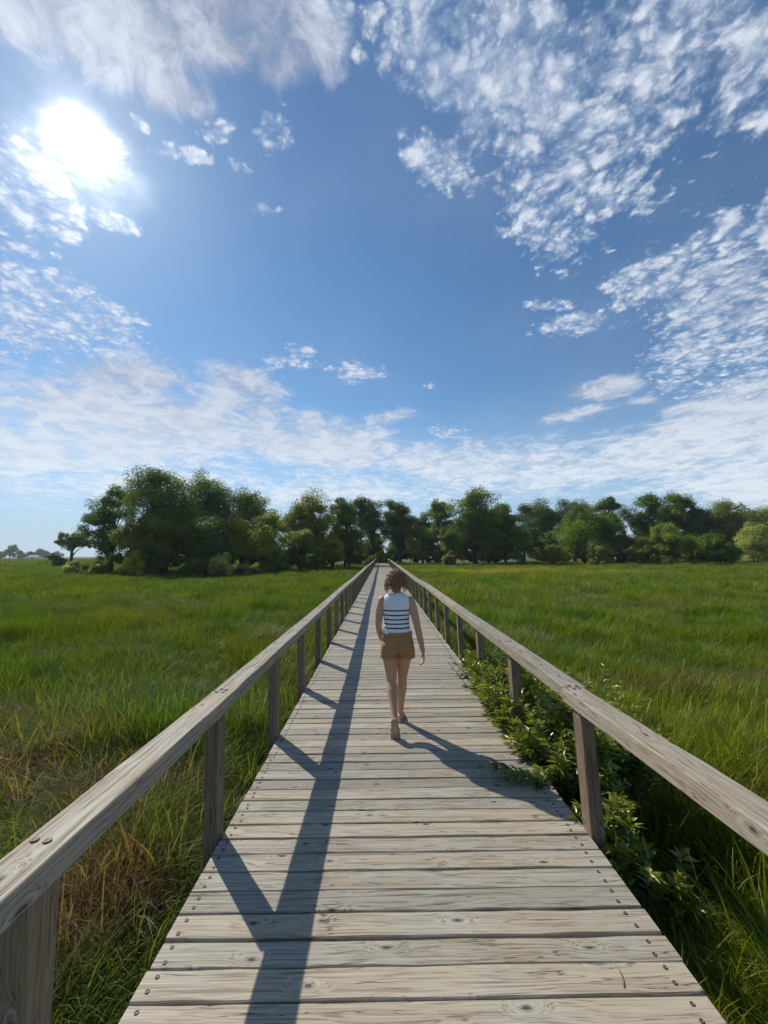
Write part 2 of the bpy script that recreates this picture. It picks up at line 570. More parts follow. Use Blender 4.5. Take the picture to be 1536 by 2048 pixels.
# dead-grass patches stay with the plants: centres on the ground (x, y, rx, ry, weight)
DRY = [(-2.7, 3.9, 1.2, .55, .62), (-4.3, 4.4, 1.3, .6, .75), (-1.9, 2.75, .42, .36, 1.3), (-5.8, 5.6, 1.8, .6, .5),
       (4.8, 7.0, 1.1, .45, .6), (7.4, 7.4, 1.6, .45, .8), (3.3, 10.5, 2.2, .5, .5), (13.0, 17.5, 3.0, 1.0, .6),
       (-1.6, 1.65, .3, .3, .5), (5.2, 4.1, .8, .5, .45), (-2.6, 12, 1.5, 2.0, .35), (-9.0, 14, 2.2, .8, .45), (-4.5, 8.5, 1.4, .5, .4)]
YEL = [(15.0, 48.0, 10.0, 6.0, 1.0), (6.0, 50.0, 5.0, 3.5, .6), (24.0, 42.0, 9.0, 4.5, .7)]


def grass_patches(t, c, tint):
    ge = t.new('ShaderNodeNewGeometry')
    pos = ge.outputs['Position']

    def acc(lst):
        s = None
        for (x, y, rx, ry, w) in lst:
            mp = t.new('ShaderNodeMapping', vector_type='TEXTURE')
            mp.inputs['Location'].default_value = (x, y, -0.3)
            mp.inputs['Scale'].default_value = (rx * 1.6, ry * 1.6, 60)
            t.put(mp.inputs['Vector'], pos)
            g = t.new('ShaderNodeTexGradient', gradient_type='SPHERICAL')
            t.l.new(mp.outputs[0], g.inputs[0])
            v = t.m('MULTIPLY', g.outputs['Fac'], w)
            s = v if s is None else t.m('MAXIMUM', s, v)
        return s
    n1 = t.noise(pos, 0.55, 4, 0.6)
    n2 = t.noise(t.vm('ADD', pos, (31.0, 8.0, 0)), 0.16, 4, 0.6)
    n4 = t.noise(t.vm('ADD', pos, (71.0, 28.0, 0)), 0.9, 4, 0.65)
    c = t.mix(t.mr(n4, 0.52, 0.66, 0.0, 0.7), c, (0.24, 0.26, 0.05))
    n3 = t.noise(t.vm('ADD', pos, (11.0, 48.0, 0)), 2.2, 3, 0.6)
    c = t.mix(t.mr(n2, 0.40, 0.64), c, t.vm('MULTIPLY', c, (1.30, 1.05, 0.7)))
    c = t.mix(t.mr(n1, 0.46, 0.66, 0.0, 0.75), c, t.vm('MULTIPLY', c, (0.52, 0.70, 0.9)))
    c = t.mix(t.mr(n3, 0.50, 0.64, 0.0, 0.75), c, t.vm('MULTIPLY', c, (0.46, 0.60, 0.75)))
    # left field slightly greyer than the right one
    sx = t.sep(pos)[0]
    c = t.mix(t.mr(sx, -1.5, 1.5, 0.6, 0.0), c, t.vm('MULTIPLY', c, (0.74, 0.76, 1.5)))
    d = t.m('ADD', acc(DRY), t.m('ADD', t.m('MULTIPLY', t.m('SUBTRACT', n3, 0.5), 0.9), t.m('MULTIPLY', t.m('SUBTRACT', tint, 0.5), 0.75)))
    c = t.mix(t.mr(d, 0.24, 0.66, 0.0, 0.80), c, (0.26, 0.150, 0.070))
    yv = t.m('ADD', acc(YEL), t.m('MULTIPLY', t.m('SUBTRACT', n3, 0.5), 1.0))
    c = t.mix(t.mr(yv, 0.35, 0.75, 0.0, 0.75), c, (0.42, 0.36, 0.02))
    return c


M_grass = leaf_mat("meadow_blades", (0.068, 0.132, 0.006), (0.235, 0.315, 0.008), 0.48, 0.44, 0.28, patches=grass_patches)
M_crown = leaf_mat("tree_leaves", (1.25, 1.30, 0.60), (4.2, 3.7, 0.95), 0.44, 0.5, 0.35, use_obj=True)
M_willow = leaf_mat("shrub_leaves", (0.075, 0.145, 0.028), (0.36, 0.36, 0.030), 0.35, 0.28, 0.5)
M_stalk = leaf_mat("dry_stalks", (0.22, 0.15, 0.07), (0.36, 0.28, 0.14), 0.25, 0.6, 0.3)
M_bark = simple("tree_bark", (0.075, 0.06, 0.045), 0.85, 0.2, 0.8, 6, var=0.5)
M_stem = simple("shrub_stem", (0.12, 0.09, 0.05), 0.7, 0.3, 0.3, 60, var=0.4)


def ground_mat():
    m, t, out = new_mat("marsh_ground")
    ge = t.new('ShaderNodeNewGeometry')
    pos = ge.outputs['Position']
    n = t.noise(pos, 0.35, 6, 0.65)
    n2 = t.noise(pos, 5.0, 5, 0.7)
    c = t.mix(n, (0.045, 0.070, 0.014), (0.080, 0.110, 0.022))
    c = t.mix(t.mr(n2, 0.35, 0.7), c, (0.035, 0.035, 0.014))
    far = t.mr(t.vm('LENGTH', pos), 40, 140)
    c = t.mix(far, c, t.mix(t.noise(pos, 0.05, 5, 0.6), (0.075, 0.115, 0.030), (0.13, 0.145, 0.055)))
    p = t.new('ShaderNodeBsdfPrincipled')
    t.put(p.inputs['Base Color'], c)
    p.inputs['Roughness'].default_value = 0.95
    p.inputs['Specular IOR Level'].default_value = 0.1
    b = t.new('ShaderNodeBump')
    b.inputs['Strength'].default_value = 0.9
    b.inputs['Distance'].default_value = 0.08
    t.put(b.inputs['Height'], n2)
    t.put(p.inputs['Normal'], b.outputs[0])
    t.l.new(p.outputs[0], out.inputs[0])
    return m


# ------------------------------------------------------------------ ground
GZ = -0.75


def gh(x, y):
    x, y = np.asarray(x, float), np.asarray(y, float)
    h = 0.10 * np.sin(x * 0.83 + 1.3 * np.sin(y * 0.31)) * np.cos(y * 0.61 + 0.7) + 0.07 * np.sin(x * 1.9 + y * 1.3 + 1.0) \
        + 0.10 * np.sin(x * 0.21 + 2.0) * np.sin(y * 0.17 + 0.5)
    d = np.sqrt(x * x + y * y)
    h = h * np.clip(1.2 - d / 200, 0.1, 1)
    under = np.exp(-((x - 0.15) / 1.6) ** 4)
    h = h * (1 - under) - 0.06 * under
    hollow = np.exp(-(((x - 2.3) / 0.7) ** 2 + ((y - 3.2) / 0.6) ** 2))
    return GZ + h - 0.30 * hollow


def build_ground():
    a = np.concatenate([-np.geomspace(3000, 14, 26), np.linspace(-13, 13, 105), np.geomspace(14, 3000, 26)])
    b = np.concatenate([-np.geomspace(3000, 8, 20), np.linspace(-7, 30, 130), np.geomspace(31, 3000, 36)])
    X, Y = np.meshgrid(a, b)
    Z = gh(X, Y)
    mb = MB()
    mb.add(np.stack([X, Y, Z], -1).reshape(-1, 3), grid_faces(len(b), len(a)))
    o = link("ground", mb.mesh("ground", ground_mat(), True))
    tag(o, kind='structure')


build_ground()


# ------------------------------------------------------------------ boardwalk
DL, DR = -1.064, 1.354
PITCHB = 0.1345
Y_END = 80.0


def build_deck():
    rng = np.random.default_rng(5)
    root = empty("boardwalk", (0.15, 0, GZ))
    tag(root, "long straight grey weathered wooden boardwalk running across the marsh to the trees", "boardwalk")
    mb = MB()
    y = -3.0
    k = 0
    rows = []
    while y < Y_END:
        gap = 0.0045 + 0.005 * rng.random() ** 2
        if rng.random() < 0.28:
            gap += 0.007
        w = PITCHB - gap
        near = y < 9
        seg = 36 if near else (8 if y < 25 else 2)
        tone = float(np.clip(rng.normal(0.5, 0.27), 0, 1))
        if abs(y - 4.03) < 0.067:
            tone = 1.7
        xs = np.linspace(0, 1, seg + 1)
        x = DL + rng.normal(0, 0.003) + (DR - DL + rng.normal(0, 0.004)) * xs
        wob = 0.0022 if near else 0.0
        skew = rng.normal(0, 0.0012)
        h = 0.038
        bev = 0.0045
        cup = rng.normal(0, 0.0012)
        prof = [(0, -h), (0, -bev), (bev, 0), (w * 0.5, cup), (w - bev, 0), (w, -bev), (w, -h)]
        low = np.interp(np.arange(seg + 1), np.arange(0, seg + 4, 3), rng.normal(0, wob, len(np.arange(0, seg + 4, 3))))
        hi = np.interp(np.arange(seg + 1), np.arange(0, seg + 4, 3), rng.normal(0, wob, len(np.arange(0, seg + 4, 3))))
        zz = rng.normal(0, 0.0016)
        v = np.zeros((seg + 1, 7, 3))
        gr = np.zeros((seg + 1, 7, 3))
        off = rng.uniform(-50, 50, 3)
        for j, (py, pz) in enumerate(prof):
            e = low if j < 3 else (hi if j > 3 else 0)
            v[:, j, 0] = x
            v[:, j, 1] = y + py + e + skew * (xs - .5) * 2
            v[:, j, 2] = pz + zz
            gr[:, j, 0] = x + off[0]
            gr[:, j, 1] = py + off[1]
            gr[:, j, 2] = pz + off[2]
        fs = [grid_faces(seg + 1, 7, True)[:, ::-1], np.arange(7)[None], (np.arange(7) + seg * 7)[::-1][None]]
        mb.add(v.reshape(-1, 3), fs, grain=gr.reshape(-1, 3), tone=tone)
        rows.append((y, w, zz))
        y += PITCHB
        k += 1
    deck = link("deck", mb.mesh("deck", M_deck), root, (-0.15, 0, -GZ))
    # stringers and cross bearers
    for x in (DL + 0.09, 0.15, DR - 0.11):
        s = MB()
        beam(s, (x, -3.0, -0.04 - 0.07), (x, Y_END, -0.04 - 0.07), 0.05, 0.139, 1, rng, 40, 0.001, 0.004, 0.3)
        link("stringer", s.mesh("stringer", M_post), root, (-0.15, 0, -GZ))
    # screws
    def screw():
        s = MB()
        r = np.array([0.0118, 0.0118, 0.0105, 0.0072, 0.0058, 0.0040, 0.0015]) * 0.84
        z = np.array([-0.002, 0.0018, 0.0030, 0.0034, 0.0016, 0.0012, 0.0012])
        th = np.linspace(0, 2 * math.pi, 14, endpoint=False)
        v = np.stack([r[:, None] * np.cos(th), r[:, None] * np.sin(th), z[:, None] * np.ones(14)], -1)
        s.add(v.reshape(-1, 3), [grid_faces(7, 14, True), (np.arange(14) + 6 * 14)[None]])
        return s
    base = screw()
    me = base.mesh("screw", M_steel, True)
    pts = []
    for (y, w, zz) in rows:
        if y < 0.6 or y > 16:
            continue
        for sx in (DL + 0.058, DR - 0.10):
            for q in (0.26, 0.74):
                pts.append((sx + rng.normal(0, 0.006), y + w * q + rng.normal(0, 0.005), zz + 0.0004))
    pts.sort(key=lambda p: p[1])
    for p in pts[:100]:
        o = link("screw", me, root, (p[0] - 0.15, p[1], p[2] - GZ))
        o.rotation_euler = (0, 0, rng.uniform(0, 6))
    rest = MB()
    v0 = np.concatenate(base.v)
    for p in pts[100:]:
        rest.add(v0 + np.array(p), base.f)
    o = link("screw_row", rest.mesh("screw_row", M_steel, True), root, (-0.15, 0, -GZ))
    tag(o, kind='stuff')
    return root


deck_root = build_deck()


def build_railing(side):
    rng = np.random.default_rng(11 if side < 0 else 12)
    if side < 0:
        root = empty("railing", (-1.1, 0, GZ))
        tag(root, "wooden post railing along the left edge of the boardwalk, casting its shadow over the deck", "railing")
        xi, xr = DL - 0.003, -1.0925
        y_posts = [1.32 + i * 1.43 for i in range(0, 56)]
    else:
        root = empty("railing", (1.4, 0, GZ))
        tag(root, "wooden post railing along the right edge of the boardwalk, with leafy willow growing through it", "railing")
        xi, xr = DR + 0.003, 1.34
        y_posts = [1.31 + i * 1.43 for i in range(0, 56)]
    y_posts = [y for y in [y_posts[0] - 2.86, y_posts[0] - 1.43] + y_posts if y < Y_END - 0.3]
    rx, ry = root.location.x, 0.0
    PW, PD = 0.088, 0.118
    metas = []
    for i in range(6):
        mb = MB()
        beam(mb, (0, 0, -0.35), (0, 0, 0.829 - GZ), PW, PD, 2, rng, 14, 0.0009, 0.004, rng.uniform(0.2, 0.7))
        metas.append(mb.mesh("post", M_post))
    for i, y in enumerate(y_posts):
        cx = xi + side * PW / 2
        o = link("post", metas[i % 6], root, (cx - rx, y + PD / 2, 0))
        lean = (0.030 if side > 0 else -0.014) + rng.normal(0, 0.003)
        # pivot the lean about deck level
        o.rotation_euler = (rng.normal(0, 0.003), -lean if side > 0 else lean, math.pi if rng.random() < .5 else 0)
        if o.rotation_euler[2] > 1:      # turned half round: keep the lean on the same side
            o.rotation_euler[1] *= -1
            o.rotation_euler[0] *= -1
        o.location.x += lean * abs(GZ) * (1 if side > 0 else 0)
    # rail timbers, jointed over every third post
    first = [i for i, y in enumerate(y_posts) if y > 2][0]
    joints = [y_posts[first] + PD * 0.5]
    cuts = [-3.2] + [joints[0] + 4.29 * k for k in range(0, 20)]
    cuts = [c for c in cuts if c < Y_END - 1] + [Y_END - 0.2]
    node_x = [xr]
    node_z = [0.0]
    for k in range(1, len(cuts)):
        node_x.append(xr + rng.normal(0, 0.012 if k > 1 else 0.0))
        node_z.append(rng.normal(0, 0.014 if k > 2 else 0.0))
    node_z[0] = 0.055
    if side > 0:
        node_x[0] = xr + 0.10
    RW, RH = 0.150, 0.091
    zc = 0.923 - RH / 2
    screws = MB()
    for k in range(len(cuts) - 1):
        ofs = (-0.022 if (side > 0 and k == 0) else 0.0)
        mb = MB()
        beam(mb, (node_x[k] + ofs, cuts[k] + 0.003, zc + node_z[k]), (node_x[k + 1] + ofs, cuts[k + 1] - 0.003, zc + node_z[k + 1]),
             RW, RH, 1, rng, 30 if k < 3 else 4, 0.0011, 0.005, rng.uniform(0.3, 0.8))
        link("rail", mb.mesh("rail", M_rail), root, (-rx, 0, -GZ))
    sm = MB()
    r = np.array([0.0125, 0.0125, 0.0108, 0.0072, 0.0050])
    z = np.array([-0.002, 0.0022, 0.0036, 0.0036, 0.0016])
    th = np.linspace(0, 2 * math.pi, 14, endpoint=False)
    v = np.stack([r[:, None] * np.cos(th), r[:, None] * np.sin(th), z[:, None] * np.ones(14)], -1)
    sm.add(v.reshape(-1, 3), [grid_faces(5, 14, True), (np.arange(14) + 56)[None]])
    sme = sm.mesh("screw", M_steel, True)
    for i, y in enumerate(y_posts):
        if y > 14 or y < 0.5:
            continue
        yc = y + PD / 2
        k = sum(1 for c in cuts if c <= yc) - 1
        tt = (yc - cuts[k]) / (cuts[k + 1] - cuts[k])
        zt = 0.923 + node_z[k] * (1 - tt) + node_z[k + 1] * tt
        xx = node_x[k] * (1 - tt) + node_x[k + 1] * tt
        joint = min(abs(yc - c) for c in cuts) < 0.05
        for dyy in ((-0.03, 0.03) if joint else (0.0,)):
            for q in (-0.022, 0.022):
                link("screw", sme, root, (xx + q - 0.01 + rng.normal(0, .003) - rx, yc + dyy + rng.normal(0, .006), zt + 0.0008 - GZ))
    return root


build_railing(-1)
build_railing(1)


# ------------------------------------------------------------------ grass
def blades(rng, n, radius, h0, h1, width, lean0, lean1, segs=4, az0=None, spread=3.14, tint=(0, 1), dome=0.0):
    r = radius * np.sqrt(rng.random(n))
    a = rng.uniform(0, 2 * math.pi, n)
    bx, by = r * np.cos(a), r * np.sin(a)
    az = (rng.uniform(-math.pi, math.pi, n) if az0 is None else az0 + rng.normal(0, spread, n))
    h = rng.uniform(h0, h1, n) * (1 - dome * (r / radius) ** 2)
    p0 = np.abs(rng.normal(lean0, 0.12, n))
    p1 = rng.uniform(0.5, 1.3, n) * lean1
    w = width * rng.uniform(0.6, 1.25, n)
    t = np.linspace(0, 1, segs + 1)
    ph = p0[:, None] + p1[:, None] * t[None] ** 1.5
    ds = h[:, None] / segs
    hor = np.concatenate([np.zeros((n, 1)), np.cumsum(np.sin(ph[:, :-1]) * ds, 1)], 1)
    ver = np.concatenate([np.zeros((n, 1)), np.cumsum(np.cos(ph[:, :-1]) * ds, 1)], 1)
    cx = bx[:, None] + hor * np.cos(az)[:, None]
    cy = by[:, None] + hor * np.sin(az)[:, None]
    ww = w[:, None] * np.clip(1.0 - t[None] ** 2.2, 0.04, 1) * 0.5
    tw = rng.uniform(-0.9, 0.9, n)
    sa = az[:, None] + math.pi / 2 + tw[:, None] * t[None]
    sx, sy = np.cos(sa) * ww, np.sin(sa) * ww
    L = np.stack([cx - sx, cy - sy, ver], -1)
    Rr = np.stack([cx + sx, cy + sy, ver], -1)
    v = np.stack([L, Rr], 2).reshape(n, -1, 3)
    per = 2 * (segs + 1)
    base = (np.arange(n) * per)[:, None, None]
    s = np.arange(segs)[None, :, None]
    f = np.concatenate([base + 2 * s, base + 2 * s + 1, base + 2 * s + 3, base + 2 * s + 2], -1).reshape(-1, 4)
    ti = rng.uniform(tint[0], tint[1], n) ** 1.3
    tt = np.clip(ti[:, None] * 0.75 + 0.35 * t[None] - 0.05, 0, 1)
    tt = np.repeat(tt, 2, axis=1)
    return v.reshape(-1, 3), f, tt.reshape(-1)


def tuft_collection(name, specs, mat):
    col = bpy.data.collections.new(name)
    for i, mbs in enumerate(specs):
        o = bpy.data.objects.new("%s_%02d" % (name, i), mbs.mesh("tuft", mat, True))
        col.objects.link(o)
    return col


def scatter(name, pts, rot, scl, idx, col, tilt=None):
    me = bpy.data.meshes.new(name)
    n = len(pts)
    me.vertices.add(n)
    me.vertices.foreach_set('co', np.asarray(pts, np.float32).ravel())
    a = me.attributes.new('rot', 'FLOAT_VECTOR', 'POINT')
    rv = np.zeros((n, 3))
    rv[:, 2] = rot
    if tilt is not None:
        rv[:, 0:2] = tilt
    a.data.foreach_set('vector', rv.astype(np.float32).ravel())
    a = me.attributes.new('scl', 'FLOAT_VECTOR', 'POINT')
    a.data.foreach_set('vector', np.asarray(scl, np.float32).ravel())
    a = me.attributes.new('idx', 'INT', 'POINT')
    a.data.foreach_set('value', np.asarray(idx, np.int32))
    o = link(name, me)
    ng = bpy.data.node_groups.new(name, 'GeometryNodeTree')
    ng.interface.new_socket('Geometry', in_out='INPUT', socket_type='NodeSocketGeometry')
    ng.interface.new_socket('Geometry', in_out='OUTPUT', socket_type='NodeSocketGeometry')
    N, L = ng.nodes, ng.links
    gi, go = N.new('NodeGroupInput'), N.new('NodeGroupOutput')
    ci = N.new('GeometryNodeCollectionInfo')
    ci.inputs['Collection'].default_value = col
    ci.inputs['Separate Children'].default_value = True
    ci.inputs['Reset Children'].default_value = True
    iop = N.new('GeometryNodeInstanceOnPoints')
    iop.inputs['Pick Instance'].default_value = True

    def attr(nm, typ):
        q = N.new('GeometryNodeInputNamedAttribute')
        q.data_type = typ
        q.inputs['Name'].default_value = nm
        return [s for s in q.outputs if s.enabled and s.name == 'Attribute'][0]
    L.new(gi.outputs[0], iop.inputs['Points'])
    L.new(ci.outputs[0], iop.inputs['Instance'])
    L.new(attr('idx', 'INT'), iop.inputs['Instance Index'])
    L.new(attr('rot', 'FLOAT_VECTOR'), iop.inputs['Rotation'])
    L.new(attr('scl', 'FLOAT_VECTOR'), iop.inputs['Scale'])
    L.new(iop.outputs[0], go.inputs[0])
    md = o.modifiers.new("scatter", 'NODES')
    md.node_group = ng
    return o


def vnoise(x, y, s, seed):
    """cheap smooth value noise in [0,1]"""
    r = np.random.default_rng(seed)
    T = r.random((64, 64))
    u, v = x / s, y / s
    i, j = np.floor(u).astype(int), np.floor(v).astype(int)
    fu, fv = u - i, v - j
    fu, fv = fu * fu * (3 - 2 * fu), fv * fv * (3 - 2 * fv)
    g = lambda a, b: T[a % 64, b % 64]
    return (g(i, j) * (1 - fu) + g(i + 1, j) * fu) * (1 - fv) + (g(i, j + 1) * (1 - fu) + g(i + 1, j + 1) * fu) * fv


def build_grass():
    rng = np.random.default_rng(21)
    near, mid, far = [], [], []
    for i in range(7):
        mb = MB()
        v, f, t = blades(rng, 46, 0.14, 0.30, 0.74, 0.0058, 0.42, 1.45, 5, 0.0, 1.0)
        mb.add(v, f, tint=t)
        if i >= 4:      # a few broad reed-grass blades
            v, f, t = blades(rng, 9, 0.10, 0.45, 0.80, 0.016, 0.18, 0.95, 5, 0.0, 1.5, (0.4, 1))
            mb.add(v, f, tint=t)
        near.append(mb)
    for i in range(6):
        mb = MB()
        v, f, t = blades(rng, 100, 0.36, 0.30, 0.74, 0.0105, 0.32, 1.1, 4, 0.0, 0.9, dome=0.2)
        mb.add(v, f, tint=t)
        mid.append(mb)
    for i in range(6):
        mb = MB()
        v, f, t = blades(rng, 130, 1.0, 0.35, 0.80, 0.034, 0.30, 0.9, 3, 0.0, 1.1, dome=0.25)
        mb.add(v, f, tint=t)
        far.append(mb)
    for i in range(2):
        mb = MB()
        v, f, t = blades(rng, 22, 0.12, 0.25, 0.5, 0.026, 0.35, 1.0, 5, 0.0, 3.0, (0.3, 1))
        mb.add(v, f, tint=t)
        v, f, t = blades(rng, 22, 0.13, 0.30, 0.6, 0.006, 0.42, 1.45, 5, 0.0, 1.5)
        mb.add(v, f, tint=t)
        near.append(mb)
    cn = tuft_collection("near_tuft", near, M_grass)
    for i in range(2):
        mb = MB()
        v, f, t = blades(rng, 60, 0.30, 0.25, 0.55, 0.034, 0.45, 1.0, 4, 0.0, 3.0, (0.2, 1))
        mb.add(v, f, tint=t)
        mid.append(mb)
    cm = tuft_collection("mid_tuft", mid, M_grass)
    cf = tuft_collection("far_tuft", far, M_grass)

    def field(n, ymin, ymax, wid, seed):
        r = np.random.default_rng(seed)
        y = r.uniform(ymin, ymax, n)
        x = r.uniform(-1, 1, n) * wid(y)
        return x, y, r

    def put(name, x, y, r, col, ncol, smin, smax, label):
        m = (x < DL - 0.13) | (x > DR + 0.15)
        x, y = x[m], y[m]
        z = gh(x, y) - 0.02
        flow = (vnoise(x + 100, y + 100, 2.6, 3) - 0.5) * 4.5 + (vnoise(x + 50, y + 9, 0.8, 4) - 0.5) * 2.0
        rot = flow + r.normal(0, 1.6, len(x)) - 0.6
        hm = 0.50 + 0.85 * vnoise(x + 30, y + 70, 1.3, 8) * (0.45 + 1.0 * vnoise(x + 10, y + 20, 5.0, 9)) + 0.25 * vnoise(x + 5, y + 5, 0.5, 12)
        # open dark hollow by the right railing, and lower grass right against the deck
        hol = np.exp(-(((x - 2.3) / 0.65) ** 2 + ((y - 3.25) / 0.50) ** 2))
        s = r.uniform(smin, smax, len(x))
        ed = np.minimum(np.abs(x - DL), np.abs(x - DR))
        lo = np.clip(0.62 + ed * 0.6, 0, 1)
        keep = r.random(len(x)) > hol * 0.85
        sc = np.stack([s, s, s * hm * lo], -1)
        o = scatter(name, np.stack([x, y, z], -1)[keep], rot[keep], sc[keep], (r.random(len(x)) ** 1.4 * ncol).astype(int)[keep], col,
                    r.normal(0, 0.08, (len(x), 2))[keep])
        tag(o, label, 'grass', kind='stuff')
    x, y, r = field(8600, -0.5, 7.5, lambda y: 2.6 + np.clip(y, 0, 9) * 1.12, 1)
    put("near_meadow_grass", x, y, r, cn, 9, 0.8, 1.15, "long leaning marsh grass close beside the boardwalk with brown patches")
    x, y, r = field(13000, 6.5, 24, lambda y: y * 1.15 + 1, 2)
    put("meadow_grass", x, y, r, cm, 8, 0.8, 1.15, "green marsh grass of the middle meadow")
    x, y, r = field(17000, 22, 88, lambda y: y * 1.12, 3)
    put("far_meadow_grass", x, y, r, cf, 6, 0.8, 1.15, "bright green grass stretching from the meadow to the trees")
    x, y, r = field(6000, 85, 260, lambda y: y * 1.05, 4)
    m = x < -30
    put("distant_marsh_grass", x[m], y[m], r, cf, 6, 1.6, 2.6, "hazy olive marsh growth stretching to the left horizon")


build_grass()


# ------------------------------------------------------------------ leafy willow shrubs through the right railing
def lance(rng, n, pos, dirs, length, width, up):
    """n lanceolate leaves from pos along dirs; returns verts, faces"""
    d = dirs / (np.linalg.norm(dirs, axis=1)[:, None] + 1e-9)
    s = np.cross(d, up)
    s /= np.linalg.norm(s, axis=1)[:, None] + 1e-9
    nn = np.cross(s, d)
    ts = np.array([0.0, 0.28, 0.6, 1.0])
    ws = np.array([0.08, 1.0, 0.78, 0.03])
    v = []
    for tt, w in zip(ts, ws):
        c = pos + d * (length * tt)[:, None] - np.array([0, 0, 1.0]) * (length * 0.22 * tt ** 2)[:, None]
        lift = nn * (width * w * 0.22)[:, None]
        v += [c - s * (width * w * 0.5)[:, None] + lift, c, c + s * (width * w * 0.5)[:, None] + lift]
    v = np.stack(v, 1)
    f = []
    for k in range(3):
        for j in range(2):
            f.append([3 * k + j, 3 * k + j + 1, 3 * k + j + 4, 3 * k + j + 3])
    f = (np.array(f)[None] + (np.arange(n) * 12)[:, None, None]).reshape(-1, 4)
    return v.reshape(-1, 3), f


def stem_path(p0, p1, rng, n=9, sag=0.0, wob=0.02):
    t = np.linspace(0, 1, n)
    p = np.asarray(p0)[None] * (1 - t)[:, None] + np.asarray(p1)[None] * t[:, None]
    h = p1[2] - p0[2]
    p[:, 2] = p0[2] + h * (1 - (1 - t) ** 1.5) - sag * np.sin(t * math.pi)
    p += np.cumsum(rng.normal(0, wob / 3, (n, 3)), 0)
    return p


def shrub(name, base, tips, seed, label, leaf=(0.118, 0.034), nleaf=42, extra=()):
    rng = np.random.default_rng(seed)
    root = empty(name, (base[0], base[1], float(gh(base[0], base[1]))))
    tag(root, label, 'shrub', 'leafy willow shrubs beside the right railing')
    b0 = np.array(root.location)
    st, lv = MB(), MB()
    allt = [(np.array(base) + 0, np.array(t), False) for t in tips] + [(np.array(a), np.array(b), True) for a, b in extra]
    for (_, tip, lying) in allt:
        p0 = _ - b0 + np.array([0, 0, 0.0]) if lying else np.array([rng.normal(0, .07), rng.normal(0, .09), -0.03])
        p1 = tip - b0
        pth = stem_path(p0, p1, rng, 10, 0, 0.0 if lying else 0.03)
        tube(st, pth, np.linspace(0.0065, 0.0018, 10), 6)
        seg = np.interp
        n = nleaf if not lying else 38
        tt = np.sort(rng.uniform(0.22 if not lying else 0.15, 1.0, n) ** 0.8)
        tt[-4:] = 1.0
        q = np.stack([np.interp(tt * 9, np.arange(10), pth[:, k]) for k in range(3)], -1)
        tg = np.stack([np.interp(np.clip(tt * 9, 0, 8.9) + .1, np.arange(10), pth[:, k]) for k in range(3)], -1) - \
            np.stack([np.interp(np.clip(tt * 9, 0, 8.9), np.arange(10), pth[:, k]) for k in range(3)], -1)
        tg /= np.linalg.norm(tg, axis=1)[:, None] + 1e-9
        a = np.arange(n) * 2.4 + rng.normal(0, .4, n)
        if lying:
            e1 = np.array([0.15, 1.0, 0.35])
            rad = np.where((np.arange(n) % 2)[:, None] == 0, e1, -e1 * np.array([1, 1, -0.35])) + rng.normal(0, .18, (n, 3))
        else:
            rad = np.stack([np.cos(a), np.sin(a), rng.normal(0.1, .2, n)], -1)
        dirs = rad * 0.9 + tg * np.where(tt > .93, 1.6, 0.55)[:, None]
        sz = np.where(tt > .9, 0.62, 1.0) * rng.uniform(.7, 1.2, n)
        v, f = lance(rng, n, q, dirs, leaf[0] * sz, leaf[1] * sz, np.array([0.2, 0.1, 1.0]) + rng.normal(0, .5, (n, 3)))
        tint = np.clip((tt - 0.68) * 3.4, 0, 1) * rng.uniform(0.5, 1, n) + rng.uniform(0, 0.16, n)
        if lying:
            tint *= 0.5
        lv.add(v, f, tint=np.repeat(tint, 12))
    link("stems", st.mesh("stems", M_stem, True), root)
    link("leaves", lv.mesh("leaves", M_willow, True), root)


def tips_in(rng, x0, x1, y0, y1, z0, z1, n):
    return [(rng.uniform(x0, x1), rng.uniform(y0, y1), rng.uniform(z0, z1) + 0.05) for _ in range(n)]


rs = np.random.default_rng(77)
shrub("willow_shrub", (1.66, 5.3, GZ), tips_in(rs, 1.14, 1.95, 4.85, 5.9, 0.05, 0.42, 46) + tips_in(rs, 1.02, 1.30, 5.0, 5.9, 0.18, 0.46, 16), 1,
      "farthest leafy shrub at the right railing, its yellow-green tips leaning over the deck edge")
shrub("willow_shrub", (1.68, 4.45, GZ), tips_in(rs, 1.14, 2.0, 4.0, 5.0, -0.02, 0.40, 50) + tips_in(rs, 1.05, 1.28, 4.1, 5.0, 0.12, 0.40, 16), 2,
      "glossy dark shrub bushing round the second visible post of the right railing")
shrub("willow_shrub", (1.72, 3.65, GZ), tips_in(rs, 1.22, 2.0, 3.2, 4.1, -0.12, 0.34, 56) + tips_in(rs, 1.14, 1.35, 3.5, 4.1, 0.05, 0.30, 10), 3,
      "leafy shrub with one low sprig lying out across the boardwalk planks",
      extra=[((1.46, 3.44, -0.04), (0.84, 3.50, 0.060)), ((1.44, 3.34, -0.05), (1.02, 3.36, 0.07))])
shrub("willow_shrub", (2.15, 3.95, GZ), tips_in(rs, 1.75, 2.7, 3.5, 4.4, -0.15, 0.36, 50), 4,
      "dark shrub seen behind the nearest right post, outside the railing")
shrub("willow_shrub", (1.65, 2.95, GZ), tips_in(rs, 1.38, 1.85, 2.7, 3.25, -0.30, 0.04, 26), 5,
      "low leafy shrub squeezed between the deck edge and the nearest right post")
shrub("willow_shrub", (2.5, 4.8, GZ), tips_in(rs, 1.9, 3.0, 4.2, 5.5, -0.2, 0.32, 50), 6,
      "broad dark shrub in the grass beyond the right rail, behind the others", leaf=(0.11, 0.028))
shrub("willow_shrub", (1.95, 2.95, GZ), tips_in(rs, 1.80, 2.15, 2.75, 3.1, -0.60, -0.30, 10), 8,
      "small pale sprouting shrub in the dark hollow by the nearest deck edge")


